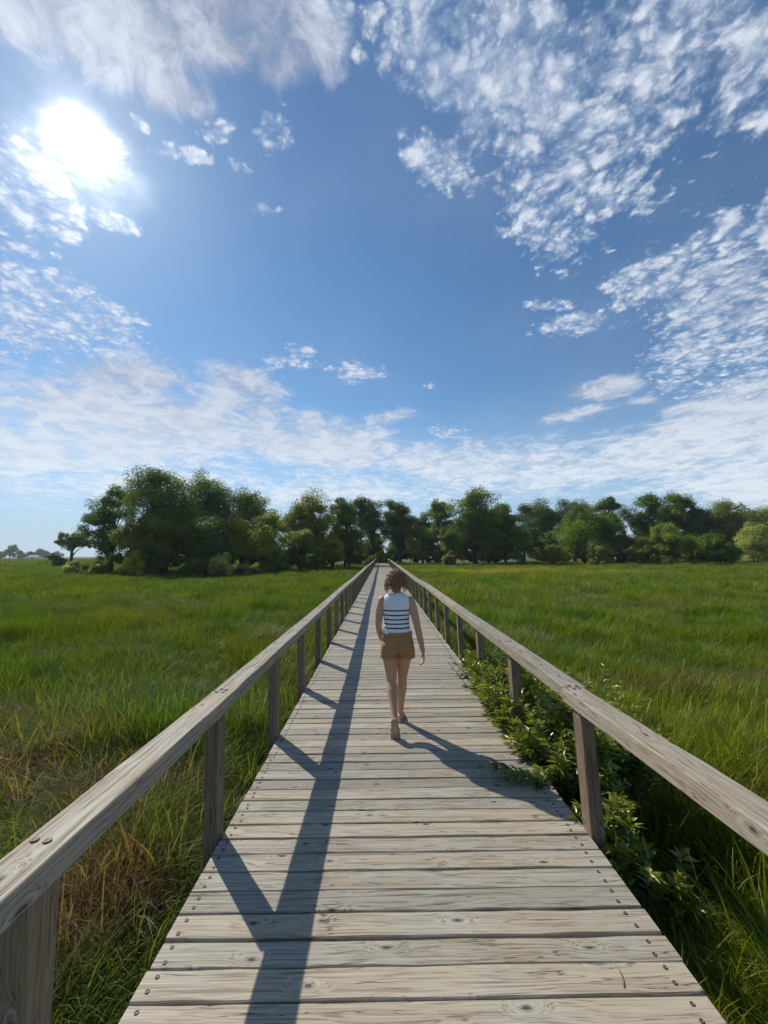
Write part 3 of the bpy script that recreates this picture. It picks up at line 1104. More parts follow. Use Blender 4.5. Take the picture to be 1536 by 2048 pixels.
# seed-headed grass stalks at the lower right
def stalks():
    rng = np.random.default_rng(4)
    lst = [(1.62, 2.0, 1.46, 1.95, .02), (1.75, 1.75, 1.62, 1.8, .1), (1.9, 1.7, 1.72, 1.8, .0), (2.15, 1.75, 1.98, 1.8, -.1),
           (2.3, 1.6, 2.12, 1.7, -.05), (2.0, 1.5, 1.85, 1.6, -.1), (2.5, 1.8, 2.45, 1.9, .0)]
    for i, (x, y, tx, ty, tz) in enumerate(lst):
        x, y, tx, ty = x + .22, y + .75, tx + .18, ty + .7
        z0 = float(gh(x, y))
        root = empty("grass_stalk", (x, y, z0))
        tag(root, "thin straw-coloured grass stalk with a narrow seed head by the lower right deck edge", "grass stalk",
            "straw grass stalks at the lower right")
        t = np.linspace(0, 1, 9)
        pth = np.stack([(tx - x) * t ** 1.4, (ty - y) * t ** 1.3, (tz - z0) * t], -1)
        a, b = MB(), MB()
        tube(a, pth, np.linspace(0.0020, 0.0008, 9), 5, tint=0.3)
        for k in range(36):
            q = 0.80 + 0.20 * k / 36
            p = np.array([np.interp(q * 8, np.arange(9), pth[:, j]) for j in range(3)])
            v, f = lance(rng, 1, p[None], np.array([[rng.normal(0, .5), rng.normal(0, .5), 1.0]]), np.array([0.013]), np.array([0.003]), np.array([[0.3, 1, 0.1]]))
            b.add(v, f, tint=0.7)
        link("stem", a.mesh("stem", M_stalk, True), root)
        link("seed_head", b.mesh("seed_head", M_stalk), root)


stalks()


# ------------------------------------------------------------------ trees
def limb(p0, p1, rng, n=7, bend=0.12):
    t = np.linspace(0, 1, n)[:, None]
    L = np.linalg.norm(p1 - p0)
    mid = rng.normal(0, bend * L, 3)
    mid[2] += 0.12 * L
    return p0 * (1 - t) + p1 * t + mid * (4 * t * (1 - t)) * 0.5


def leaves(rng, n, centre, rad, size, droop):
    u = rng.normal(0, 1, (n, 3))
    u /= np.linalg.norm(u, axis=1)[:, None]
    rr = rng.random(n) ** 0.30
    c = centre + u * rr[:, None] * rad
    nn = u * 1.0 + rng.normal(0, 0.55, (n, 3)) + np.array([0, 0, 0.45])
    nn /= np.linalg.norm(nn, axis=1)[:, None]
    d = rng.normal(0, 1, (n, 3))
    d[:, 2] -= droop * 2
    d -= nn * np.sum(d * nn, 1)[:, None]
    d /= np.linalg.norm(d, axis=1)[:, None] + 1e-9
    s = np.cross(d, nn)
    L = size * rng.uniform(0.6, 1.3, n)[:, None]
    Wd = L * 0.50
    v = np.stack([c, c + d * L * .5 + s * Wd * .5, c + d * L, c + d * L * .5 - s * Wd * .5], 1)
    f = (np.arange(n) * 4)[:, None] + np.arange(4)[None]
    return v.reshape(-1, 3), f


def tree(name, px, y, top, half, label, col, seed, base_frac=0.12, openness=0.0, nclump=95, nleaf=170, size=0.30,
         trunk_r=0.28, lean=0.0, droop=0.35, cat='tree', group='trees at the edge of the marsh', stems=1, flat=1.0, dy=None, lobes=None):
    rng = np.random.default_rng(seed)
    x = gx(px, y)
    H = gz(px, top, y) - GZ
    rx = half / F * y
    root = empty(name, (x, y, float(gh(x, y)) - 0.05))
    tag(root, label, cat, group)
    hb = H * base_frac
    rz = (H - hb) / 2
    ce = np.array([lean * rx, 0, hb + rz])
    ryy = rx * 0.85
    lv, tk = MB(), MB()
    K = lobes or max(8, int(nclump / 6))
    nclump = int(nclump * 1.25)
    lc = []
    tries = 0
    size = size * 0.84
    lobe_r = min(rx, rz) * 0.46
    while len(lc) < K and tries < 4000:
        tries += 1
        u = rng.normal(0, 1, 3)
        u /= np.linalg.norm(u)
        q = rng.uniform(0.35, 1.0)
        if u[2] < -0.4 and rng.random() < 0.4:
            continue
        # rounded dome: widest at ~40 % of the crown height
        u = np.sign(u) * np.abs(u) ** 0.8
        p = ce + np.array([u[0] * (rx - lobe_r * .75), u[1] * (ryy - lobe_r * .75), u[2] * (rz - lobe_r * .7)]) * q
        if all(np.linalg.norm((p - o) / np.array([1, 1, flat])) > lobe_r * 0.62 for o in lc):
            lc.append(p)
    if lc:      # make sure the top is reached
        k = int(np.argmax([p[2] for p in lc]))
        old = lc[k].copy()
        lc[k][2] = H - lobe_r * 0.8
        lc[k][0] = ce[0] + (lc[k][0] - ce[0]) * 0.6
        for q in (0.25, 0.5, 0.75):
            lc.append(old * (1 - q) + lc[k] * q + rng.normal(0, lobe_r * .25, 3))
        # filled heart of the crown
        for q in range(4):
            lc.append(ce + np.array([rng.uniform(-.45, .45) * rx, rng.uniform(-.5, -.1) * ryy, rng.uniform(-.6, .35) * rz]))
    lc.sort(key=lambda p: p[2])
    per = max(3, nclump // max(1, len(lc)))
    trunk_top = np.array([lean * rx * .4, 0, max(hb * 1.3, H * 0.22)])
    roots = [np.array([rng.normal(0, .25) * (stems > 1) * 2, rng.normal(0, .2) * (stems > 1), -0.1]) for _ in range(stems)]
    for r0 in roots:
        tt = trunk_top + (r0 * 1.5 if stems > 1 else 0)
        pth = limb(r0, tt, rng, 8, 0.05)
        tube(tk, pth, trunk_r * np.linspace(1.25, 0.8, 8) / math.sqrt(stems), 9)
    for p in lc:
        r0 = roots[rng.integers(0, stems)]
        tt = trunk_top + (r0 * 1.5 if stems > 1 else 0)
        st = r0 + (tt - r0) * (rng.uniform(0.75, 1.0) if p[2] > tt[2] else rng.uniform(0.4, .8))
        pth = limb(st, p, rng, 8)
        L = np.linalg.norm(p - st)
        tube(tk, pth, np.linspace(trunk_r * 0.55, trunk_r * 0.14, 8), 7)
        lr = lobe_r * rng.uniform(0.75, 1.25)
        lt = rng.uniform(0.0, 0.55)
        for _ in range(per):
            u = rng.normal(0, 1, 3)
            u /= np.linalg.norm(u)
            u[2] = abs(u[2]) * 0.9 - 0.15 if rng.random() < .7 else u[2]
            c = p + u * lr * rng.uniform(.55, 1.0)
            cr = lr * rng.uniform(0.36, 0.58)
            if size < 0.2 or rng.random() < 0.6:
                tube(tk, limb(p, c, rng, 4), np.linspace(trunk_r * 0.12, trunk_r * 0.05, 4), 4)
            n = int(nleaf * 2.0 * (1 - openness) * rng.uniform(.6, 1.3))
            v, f = leaves(rng, n, c, np.array([cr * 1.15, cr * 1.15, cr * 0.8]), size, droop)
            ti = np.clip(lt + rng.uniform(0, .3) + rng.uniform(-.15, .25, n), 0, 1)
            lv.add(v, f, tint=np.repeat(ti, 4))
            # loose outer sprays break up the outline
            m = n // 9
            v, f = leaves(rng, m, c + u * cr * .7, np.array([cr, cr, cr]) * 1.05, size * 0.9, droop)
            lv.add(v, f, tint=np.repeat(np.clip(lt + rng.uniform(0, .5, m), 0, 1), 4))
    link("trunk", tk.mesh("trunk", M_bark, True), root)
    cr = link("crown", lv.mesh("crown", M_crown), root)
    cr.color = tuple(col) + (1,)
    return root


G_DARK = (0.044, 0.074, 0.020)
G_MID = (0.062, 0.096, 0.020)
G_YEL = (0.110, 0.128, 0.018)
G_BLUE = (0.030, 0.056, 0.030)
G_PALE = (0.085, 0.110, 0.045)
G_GREY = (0.17, 0.19, 0.16)

# left wood
tree("willow_tree", 222, 54, 972, 52, "dark willow at the left end of the left wood, thin branches reaching left", G_DARK, 101, .12, .15, 90, 150, .28, lean=-.1)
tree("willow_tree", 330, 51, 938, 88, "tallest willow of the left wood, its crown highest against the sky", G_DARK, 102, .05, .0, 150, 170, .28, trunk_r=.4)
tree("willow_tree", 300, 47, 1015, 58, "yellowish round willow in front of the tallest tree of the left wood", (0.075, .095, .022), 103, .04, .0, 90, 170, .26)
tree("willow_tree", 415, 56, 950, 74, "tall willow just right of the highest crown in the left wood", G_DARK, 104, .05, .05, 130, 160, .29, trunk_r=.35)
tree("willow_tree", 482, 57, 984, 58, "olive willow with an open top on the right shoulder of the left wood", G_MID, 105, .1, .2, 90, 150, .29, lean=.15)
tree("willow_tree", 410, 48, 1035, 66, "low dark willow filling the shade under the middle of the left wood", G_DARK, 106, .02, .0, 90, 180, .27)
tree("willow_tree", 535, 52, 1020, 64, "rounded yellow-green willow with a leaning trunk, right of the left wood's gap", G_YEL, 107, .12, .1, 100, 150, .27, lean=-.1, trunk_r=.22)
tree("willow_tree", 612, 62, 990, 62, "broad yellow-topped willow nearer the boardwalk, left side", (0.085, .10, .022), 108, .08, .05, 120, 150, .32)
tree("willow_tree", 600, 55, 1058, 50, "small dark willow below the broad yellow-topped one", G_MID, 109, .04, .05, 70, 160, .28)
tree("willow_tree", 688, 66, 994, 46, "narrow tall willow left of the gap where sky shows by the boardwalk's end", G_DARK, 110, .06, .12, 110, 150, .32, stems=2)
tree("willow_tree", 665, 60, 1070, 42, "low rounded olive willow beside the left rail's far end", G_YEL, 111, .03, .05, 60, 150, .28)
tree("cottonwood_tree", 752, 88, 996, 38, "tall leaning tree behind the boardwalk's end with sky gaps and bare dark trunk", G_DARK, 112, .30, .25, 95, 130, .40, lean=-.5, trunk_r=.42)
tree("cottonwood_tree", 800, 90, 998, 40, "tall dark tree right above the far end of the boardwalk", G_DARK, 113, .18, .1, 110, 150, .40, trunk_r=.42)
tree("cottonwood_tree", 845, 104, 1035, 40, "low bluish tree set far back in the dip right of the boardwalk's end", G_BLUE, 114, .05, .05, 90, 150, .46)
# right wood
tree("willow_tree", 888, 84, 1000, 36, "slender light green willow, first of the right wood beside the dip", G_MID, 115, .08, .12, 100, 140, .38, stems=2)
tree("willow_tree", 950, 80, 987, 58, "tallest willow of the right wood with a pointed crown", G_MID, 116, .05, .0, 150, 160, .37, trunk_r=.4)
tree("willow_tree", 1010, 84, 1012, 48, "dark willow on the right slope of the pointed tallest crown", G_DARK, 117, .05, .02, 110, 160, .38)
tree("oak_tree", 1085, 106, 1004, 58, "blue-dark round oak standing behind the right wood", G_BLUE, 118, .05, .0, 130, 160, .46, trunk_r=.5)
tree("oak_tree", 1150, 112, 1005, 50, "second blue-dark oak behind, showing between two willows", G_BLUE, 119, .05, .0, 110, 160, .48, trunk_r=.5)
tree("willow_tree", 1172, 76, 1012, 62, "big dome-shaped mid green willow in the middle of the right wood", G_MID, 120, .03, .0, 140, 170, .35, trunk_r=.35)
tree("willow_tree", 1216, 86, 996, 44, "narrow tall willow rising just behind the dome-shaped one", G_DARK, 121, .1, .08, 90, 150, .38)
tree("cottonwood_tree", 1290, 88, 992, 44, "flat-topped open tree with visible limbs above the right wood", G_DARK, 122, .26, .12, 85, 140, .38, trunk_r=.4, lobes=9)
tree("cottonwood_tree", 1345, 90, 990, 42, "open crowned tree with sky gaps, right neighbour of the flat-topped one", G_MID, 123, .24, .10, 85, 140, .38, trunk_r=.4, lobes=9)
tree("willow_tree", 1318, 84, 1052, 66, "dark willow filling the space under the two open crowned trees", G_DARK, 124, .03, .0, 110, 160, .38)
tree("willow_tree", 1393, 88, 1018, 40, "dark rounded tree in the notch toward the right edge", G_DARK, 125, .05, .05, 90, 150, .38)
tree("willow_tree", 1455, 86, 1002, 52, "tall pale willow with bare twigs near the right edge", G_PALE, 126, .06, .1, 120, 150, .36)
tree("willow_tree", 1530, 86, 1012, 56, "grey-green willow cut by the right edge of the picture", G_PALE, 127, .05, .05, 120, 150, .36)
tree("willow_tree", 1600, 88, 1000, 60, "dark willow beyond the right edge of the wood", G_MID, 128, .05, .05, 110, 140, .38)
# front row willows on the right
FR = 'low willows in front of the right wood'
tree("low_willow", 1038, 73, 1052, 32, "small yellow-green willow below the slope of the tallest right tree", G_MID, 131, .04, .05, 60, 150, .32, group=FR, trunk_r=.15, stems=2)
tree("low_willow", 905, 76, 1062, 28, "small willow in front of the first right tree near the rail's end", G_MID, 132, .04, .05, 50, 150, .33, group=FR, trunk_r=.15, stems=2)
tree("low_willow", 1105, 71, 1090, 42, "low spreading olive willow left of the dome-shaped willow", G_YEL, 133, .03, .15, 50, 140, .32, group=FR, trunk_r=.14, stems=3, flat=.6)
tree("low_willow", 1195, 69, 1083, 30, "small olive willow standing against the dome-shaped willow's foot", G_PALE, 134, .03, .05, 50, 150, .31, group=FR, trunk_r=.14, stems=3)
tree("low_willow", 1290, 68, 1080, 38, "wide grey-green willow bush under the flat-topped tree", G_PALE, 135, .03, .05, 60, 150, .31, group=FR, trunk_r=.14, stems=3)
tree("low_willow", 1352, 66, 1052, 44, "bright pointed low willow in the front row, right part", G_PALE, 136, .03, .05, 80, 150, .30, group=FR, trunk_r=.16, stems=3)
tree("low_willow", 1440, 66, 1070, 44, "rounded low willow with dark foot near the right edge", G_MID, 137, .03, .05, 80, 150, .30, group=FR, trunk_r=.16, stems=3)
tree("low_willow", 1515, 70, 1045, 42, "grey front-row willow at the right edge", G_GREY, 138, .03, .05, 70, 150, .31, group=FR, trunk_r=.16, stems=3)
tree("low_willow", 830, 84, 1072, 22, "small yellowish willow just right of the boardwalk's far end", G_YEL, 139, .04, .1, 40, 150, .34, group=FR, trunk_r=.14, stems=2)
# bushes
BU = 'bushes along the foot of the woods'
bk = dict(cat='bush', group=BU, trunk_r=.07, stems=4, droop=.1)
tree("bush", 450, 45, 1106, 54, "wide grey-green flowering bush at the foot of the left wood", G_GREY, 141, .0, .0, 60, 170, .20, **bk)
tree("bush", 395, 44, 1118, 40, "dark bush left of the grey flowering one", G_DARK, 142, .0, .0, 40, 170, .22, **bk)
tree("bush", 268, 44, 1106, 28, "bright yellow-green bush below the tallest left willow", (0.16, .17, .022), 143, .0, .0, 46, 170, .20, **bk)
tree("bush", 215, 46, 1112, 40, "dull green bush under the left end of the wood", G_MID, 144, .0, .0, 50, 160, .22, **bk)
tree("bush", 160, 50, 1122, 30, "pale scrubby bush at the left foot of the wood", G_GREY, 145, .0, .1, 40, 150, .22, **bk)
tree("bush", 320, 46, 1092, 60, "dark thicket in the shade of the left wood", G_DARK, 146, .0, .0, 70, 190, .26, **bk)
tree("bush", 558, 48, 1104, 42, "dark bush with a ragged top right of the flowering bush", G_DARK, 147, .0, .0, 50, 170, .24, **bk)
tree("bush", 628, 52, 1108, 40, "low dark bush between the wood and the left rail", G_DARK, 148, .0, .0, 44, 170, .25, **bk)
tree("bush", 118, 84, 1108, 16, "small dark hump of a bush near the left horizon", G_DARK, 149, .0, .0, 24, 150, .3, **bk)
tree("bush", 768, 84, 1100, 20, "yellow-green bush closing the far end of the boardwalk", G_YEL, 150, .0, .0, 36, 160, .3, **bk)
tree("bush", 745, 83, 1110, 12, "little bush left of the boardwalk's far end", G_MID, 151, .0, .0, 24, 160, .3, **bk)
tree("bush", 897, 70, 1106, 20, "grey-brown bush right of the far railing end", (0.11, .10, .07), 152, .0, .0, 34, 160, .28, **bk)
tree("bush", 700, 80, 1088, 36, "shady bush behind the left rail's far end", G_DARK, 153, .0, .0, 50, 180, .36, **bk)
tree("bush", 860, 82, 1095, 40, "shady bush right of the far railing end, behind the brown one", G_DARK, 154, .0, .0, 50, 180, .36, **bk)
tree("bush", 970, 80, 1092, 52, "dark bush at the foot of the tallest right willow", G_DARK, 155, .0, .0, 60, 180, .36, **bk)
tree("bush", 1250, 76, 1098, 60, "dark bush between the small willows of the right wood", G_DARK, 156, .0, .0, 60, 180, .35, **bk)
tree("bush", 1100, 80, 1078, 60, "dark bush under the blue-dark oaks", G_DARK, 157, .0, .0, 70, 180, .36, **bk)
tree("bush", 1410, 78, 1088, 60, "dark bush behind the front-row willows near the right edge", G_DARK, 158, .0, .0, 70, 180, .35, **bk)
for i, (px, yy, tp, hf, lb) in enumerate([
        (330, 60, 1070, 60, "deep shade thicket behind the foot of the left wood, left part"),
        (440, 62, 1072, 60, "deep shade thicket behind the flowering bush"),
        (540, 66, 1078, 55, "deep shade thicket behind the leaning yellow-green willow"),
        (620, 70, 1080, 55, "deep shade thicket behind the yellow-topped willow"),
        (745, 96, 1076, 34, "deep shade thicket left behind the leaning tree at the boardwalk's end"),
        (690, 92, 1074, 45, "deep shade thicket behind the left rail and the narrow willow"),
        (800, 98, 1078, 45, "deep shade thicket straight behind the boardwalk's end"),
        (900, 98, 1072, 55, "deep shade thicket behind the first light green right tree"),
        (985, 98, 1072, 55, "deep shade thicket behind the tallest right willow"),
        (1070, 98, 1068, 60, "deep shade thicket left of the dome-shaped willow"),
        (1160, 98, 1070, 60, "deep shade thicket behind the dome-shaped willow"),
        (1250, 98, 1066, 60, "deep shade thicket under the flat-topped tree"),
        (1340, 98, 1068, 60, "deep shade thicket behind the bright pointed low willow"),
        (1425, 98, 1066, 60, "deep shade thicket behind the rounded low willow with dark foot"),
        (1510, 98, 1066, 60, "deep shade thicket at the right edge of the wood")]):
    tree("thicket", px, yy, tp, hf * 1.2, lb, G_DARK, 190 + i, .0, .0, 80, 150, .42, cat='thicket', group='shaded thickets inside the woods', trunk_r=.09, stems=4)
# lone tree and distant trees on the left horizon
tree("lone_tree", 146, 92, 1064, 44, "lone umbrella-shaped tree left of the wood, standing apart", G_MID, 160, .50, .1, 90, 120, .36, trunk_r=.28, group=None, lean=.0, lobes=14)
DT = 'far trees on the left horizon'
for i, (px, yy, tp, hf, lb) in enumerate([
        (20, 420, 1091, 12, "tallest round far tree on the left horizon"),
        (42, 430, 1101, 8, "small round far tree right of the tallest one"),
        (61, 440, 1103, 8, "second small far tree, left of the white barn"),
        (78, 460, 1099, 9, "far tree just right above the white barn"),
        (94, 430, 1103, 11, "wide low far tree beside the barn's right end"),
        (4, 460, 1104, 9, "low far tree at the very left edge"),
        (116, 520, 1104, 12, "faint far tree behind the lone tree")]):
    tree("distant_tree", px, yy, tp, hf, lb, (0.05, .075, .045), 170 + i, .02, .0, 34, 60, 1.5, trunk_r=.5, group=DT)


def barn():
    y = 415.0
    x = gx(70, y)
    root = empty("barn", (x, y, GZ - 0.2))
    tag(root, "tiny white barn among the far trees on the left horizon", "barn")
    Mw = simple("barn_wall", (0.7, 0.7, 0.68), 0.7, 0.2, 0.1, 5, var=0.15)
    Mr = simple("barn_roof", (0.22, 0.24, 0.27), 0.5, 0.4, 0.1, 5, var=0.15)
    Md = simple("barn_door", (0.2, 0.1, 0.08), 0.7, 0.2, 0.1, 5, var=0.15)
    L, Wd, h = 5.0, 3.2, 2.3
    w = MB()
    c = [(-L, -Wd, 0), (L, -Wd, 0), (L, Wd, 0), (-L, Wd, 0), (-L, -Wd, h), (L, -Wd, h), (L, Wd, h), (-L, Wd, h), (-L, 0, h + 2), (L, 0, h + 2)]
    w.add(c, [np.array([[0, 1, 5, 4], [2, 3, 7, 6]]), np.array([[1, 2, 6, 9, 5], [3, 0, 4, 8, 7]])])
    link("wall", w.mesh("wall", Mw), root)
    r = MB()
    for s in (-1, 1):
        q = [(-L - .4, s * (Wd + .4), h - .1), (L + .4, s * (Wd + .4), h - .1), (L + .4, 0, h + 2.1), (-L - .4, 0, h + 2.1)]
        v = q + [(a, b, z + .12) for a, b, z in q]
        r.add(v, np.array([[0, 1, 2, 3], [4, 5, 6, 7], [0, 1, 5, 4], [1, 2, 6, 5], [2, 3, 7, 6], [3, 0, 4, 7]]))
    link("roof", r.mesh("roof", Mr), root)
    d = MB()
    d.add([(-1.3, -Wd - .06, 0), (1.3, -Wd - .06, 0), (1.3, -Wd - .06, 2.6), (-1.3, -Wd - .06, 2.6),
           (-1.3, -Wd - .01, 0), (1.3, -Wd - .01, 0), (1.3, -Wd - .01, 2.6), (-1.3, -Wd - .01, 2.6)],
          np.array([[0, 1, 2, 3], [0, 3, 7, 4], [1, 2, 6, 5], [3, 2, 6, 7]]))
    link("door", d.mesh("door", Md), root)


barn()


# ------------------------------------------------------------------ person
def person():
    rng = np.random.default_rng(9)
    PX, PY = 0.16, 4.36
    root = empty("person", (PX, PY, 0))
    tag(root, "person with curly brown bob walking away in a striped white sleeveless top and tan shorts", "person")
    M_skin = simple("skin", (0.60, 0.335, 0.205), 0.5, 0.35, 0.05, 200, var=0.22)
    b = MB()

    def loft(mb, rings, sides=24, caps=True):
        """rings: (x, y, z, rx, ry)"""
        rings = np.array(rings, float)
        n = len(rings)
        # refine with a smooth interpolation
        ti = np.linspace(0, n - 1, (n - 1) * 3 + 1)
        rr = np.stack([np.interp(ti, np.arange(n), rings[:, k]) for k in range(5)], -1)
        rr[1:-1] = (rr[:-2] + 2 * rr[1:-1] + rr[2:]) / 4
        th = np.linspace(0, 2 * math.pi, sides, endpoint=False)
        # superellipse for a body-like section
        ex = 2.3
        cx = np.sign(np.cos(th)) * np.abs(np.cos(th)) ** (2 / ex)
        sx = np.sign(np.sin(th)) * np.abs(np.sin(th)) ** (2 / ex)
        v = np.zeros((len(rr), sides, 3))
        v[..., 0] = rr[:, 0:1] + rr[:, 3:4] * cx
        v[..., 1] = rr[:, 1:2] + rr[:, 4:5] * sx
        v[..., 2] = rr[:, 2:3]
        up = rr[-1, 2] > rr[0, 2]
        fs = grid_faces(len(rr), sides, True)
        e0, e1 = np.arange(sides)[None], (np.arange(sides) + (len(rr) - 1) * sides)[None]
        if not up:
            fs = fs[:, ::-1]
            e0, e1 = e0[:, ::-1], e1[:, ::-1]
        mb.add(v.reshape(-1, 3), [fs] + ([e0[:, ::-1], e1] if caps else []))

    def limbc(mb, pts, rad, sides=18, caps=True):
        pts = np.array(pts, float)
        n = len(pts)
        ti = np.linspace(0, n - 1, (n - 1) * 5 + 1)
        pp = np.stack([np.interp(ti, np.arange(n), pts[:, k]) for k in range(3)], -1)
        rr = np.interp(ti, np.arange(n), rad)
        for _ in range(2):
            pp[1:-1] = (pp[:-2] + 2 * pp[1:-1] + pp[2:]) / 4
        tube(mb, pp, rr, sides)
        if caps:
            sphere(mb, pp[0], rr[0] * .98)
            sphere(mb, pp[-1], rr[-1] * .98)

    # torso, neck
    torso = [(.01, 0, .80, .150, .100), (.01, 0, .86, .160, .112), (.008, .0, .93, .155, .108), (.005, .005, 1.00, .134, .094),
             (.003, .01, 1.07, .121, .085), (.0, .01, 1.15, .128, .090), (.0, .005, 1.23, .140, .098), (.0, .0, 1.31, .150, .095),
             (.0, -.003, 1.365, .146, .078), (.0, -.003, 1.40, .105, .060), (.0, .0, 1.425, .060, .052)]
    loft(b, torso)
    limbc(b, [(0, .0, 1.38), (.0, .012, 1.44), (0, .022, 1.50)], [.056, .052, .052])
    # head (faces +Y, away from the camera)
    sphere(b, (0, .02, 1.575), (.073, .090, .100), 18, 24)
    sphere(b, (0, .055, 1.515), (.055, .058, .055), 12, 18)        # jaw
    sphere(b, (0, .108, 1.560), (.012, .018, .020), 8, 10)          # nose
    sphere(b, (0, .102, 1.525), (.022, .010, .006), 6, 10)          # lips
    for s in (-1, 1):
        sphere(b, (s * .076, .02, 1.565), (.010, .018, .030), 8, 10)  # ears
        sphere(b, (s * .030, .093, 1.580), (.017, .010, .009), 8, 10)  # eye sockets/lids
    # legs: left (rear, heel raised), right (front, flat)
    limbc(b, [(-.075, 0, .88), (-.068, .0, .72), (-.060, .015, .55), (-.058, .03, .485)], [.098, .083, .060, .052])
    limbc(b, [(-.058, .03, .485), (-.054, -.035, .40), (-.046, -.12, .30), (-.038, -.205, .205)], [.053, .057, .042, .033])
    limbc(b, [(.092, 0, .88), (.080, .06, .72), (.066, .115, .55), (.060, .135, .475)], [.098, .083, .060, .052])
    limbc(b, [(.060, .135, .475), (.056, .150, .38), (.048, .19, .24), (.043, .225, .10)], [.053, .057, .041, .033])
    sphere(b, (-.075, -.045, .86), (.080, .075, .085))
    sphere(b, (.092, -.045, .86), (.080, .075, .085))
    # feet
    # left: toes on the deck, heel up and sole towards the camera
    limbc(b, [(-.038, -.215, .195), (-.033, -.215, .13), (-.030, -.195, .065), (-.030, -.17, .032)], [.036, .036, .036, .024])
    # right: flat
    limbc(b, [(.042, .205, .048), (.044, .255, .052), (.048, .32, .042), (.050, .385, .030)], [.034, .037, .036, .022])
    # arms
    arm_l = [(-.150, -.005, 1.345), (-.183, -.02, 1.24), (-.196, -.03, 1.10)]
    limbc(b, arm_l, [.052, .046, .037])
    limbc(b, [(-.196, -.03, 1.10), (-.186, .07, 1.00), (-.174, .165, .915)], [.034, .034, .023])
    limbc(b, [(.150, -.005, 1.345), (.190, -.035, 1.23), (.222, -.06, 1.075)], [.052, .046, .037])
    limbc(b, [(.222, -.06, 1.075), (.252, -.045, .94), (.282, -.02, .805)], [.037, .034, .023])

    def hand(w, d, inward, curl):
        """w wrist, d pointing direction, inward = palm normal"""
        w, d, inward = np.array(w, float), np.array(d, float), np.array(inward, float)
        d /= np.linalg.norm(d)
        inward -= d * np.dot(inward, d)
        inward /= np.linalg.norm(inward)
        s = np.cross(d, inward)        # across the knuckles
        for q in (-.024, -.008, .008, .024):
            limbc(b, [w + s * q * .5, w + d * .045 + s * q, w + d * .085 + s * q], [.014, .013, .011], 10)
        for j, (q, L) in enumerate(((-.027, .062), (-.009, .075), (.009, .078), (.026, .068))):
            k = w + d * .085 + s * q
            a1, a2 = curl + .05 * j, curl * 2.2
            p1 = k + (d * math.cos(a1) + inward * math.sin(a1)) * L * .5
            p2 = p1 + (d * math.cos(a2) + inward * math.sin(a2)) * L * .5
            limbc(b, [k, p1, p2], [.0095, .0085, .0070], 10)
        k = w + d * .025 + s * .028
        p1 = k + (d * .7 + s * .6 + inward * .35) * .035
        limbc(b, [k, p1, p1 + (d * .85 + inward * .5 + s * .1) * .032], [.012, .0105, .0085], 10)
    hand((.282, -.02, .805), (.13, .10, -1), (-1, .1, -.1), .42)
    hand((-.174, .165, .915), (.15, .75, -.55), (1, .1, .1), .5)
    me = b.mesh("body_raw", M_skin, True)
    tmp = link("tmp_body", me)
    rm = tmp.modifiers.new("r", 'REMESH')
    rm.mode = 'VOXEL'
    rm.voxel_size = 0.0055
    rm.use_smooth_shade = True
    smd = tmp.modifiers.new("s", 'SMOOTH')
    smd.factor = 0.5
    smd.iterations = 4
    bpy.context.view_layer.update()
    dg = bpy.context.evaluated_depsgraph_get()
    body = bpy.data.meshes.new_from_object(tmp.evaluated_get(dg))
    body.name = "body"
    body.materials.clear()
    body.materials.append(M_skin)
    bpy.data.objects.remove(tmp)
    link("body", body, root)

    # sleeveless knitted top
    m, t, out = new_mat("striped_knit")
    tcn = t.new('ShaderNodeTexCoord')
    z = t.sep(tcn.outputs['Object'])[2]
    n = t.noise(tcn.outputs['Object'], 9.0, 2, 0.5)
    zz = t.m('ADD', z, t.m('MULTIPLY', t.m('SUBTRACT', n, 0.5), 0.008))
    msk = None
    for zc in (1.245, 1.196, 1.149, 1.103, 1.060):
        k = t.mr(t.m('ABSOLUTE', t.m('SUBTRACT', zz, zc)), 0.0066, 0.0082, 1.0, 0.0)
        msk = k if msk is None else t.m('MAXIMUM', msk, k)
    c = t.mix(msk, (0.82, 0.82, 0.86), (0.018, 0.020, 0.050))
    p = t.new('ShaderNodeBsdfPrincipled')
    t.put(p.inputs['Base Color'], c)
    p.inputs['Roughness'].default_value = 0.85
    p.inputs['Sheen Weight'].default_value = 0.2
    bb = t.new('ShaderNodeBump')
    bb.inputs['Strength'].default_value = 0.5
    bb.inputs['Distance'].default_value = 0.004
    wv = t.m('ADD', t.m('SINE', t.m('MULTIPLY', t.sep(tcn.outputs['Object'])[0], 900.0)), t.m('MULTIPLY', t.noise(tcn.outputs['Object'], 22, 3, .6), 6.0))
    t.put(bb.inputs['Height'], t.m('MULTIPLY', wv, 0.25))
    t.put(p.inputs['Normal'], bb.outputs[0])
    t.l.new(p.outputs[0], out.inputs[0])
    top = MB()
    rings = [(.004, .004, 1.000, .147, .110), (.004, .004, 1.012, .150, .112), (.004, .005, 1.03, .143, .106), (.003, .008, 1.06, .139, .102), (.002, .01, 1.10, .135, .098),
             (.0, .01, 1.16, .139, .103), (.0, .005, 1.23, .148, .110), (.0, .0, 1.30, .152, .108), (.0, -.002, 1.34, .150, .100),
             (.0, -.003, 1.375, .142, .084), (.0, -.003, 1.402, .112, .068), (.0, .0, 1.428, .068, .060)]
    loft(top, rings, 40, caps=False)
    tme = top.mesh("top", m, True)
    to = link("top", tme, root)
    v = np.zeros(len(tme.vertices) * 3)
    tme.vertices.foreach_get('co', v)
    v = v.reshape(-1, 3)
    v[:, 2] += 0.006 * np.sin(v[:, 0] * 30) * (v[:, 2] < 1.05)
    v[:, 0:2] *= 1 + 0.012 * np.sin(v[:, 2:3] * 60 + np.arctan2(v[:, 1:2], v[:, 0:1]) * 3)
    tme.vertices.foreach_set('co', v.ravel())
    sdm = to.modifiers.new("thick", 'SOLIDIFY')
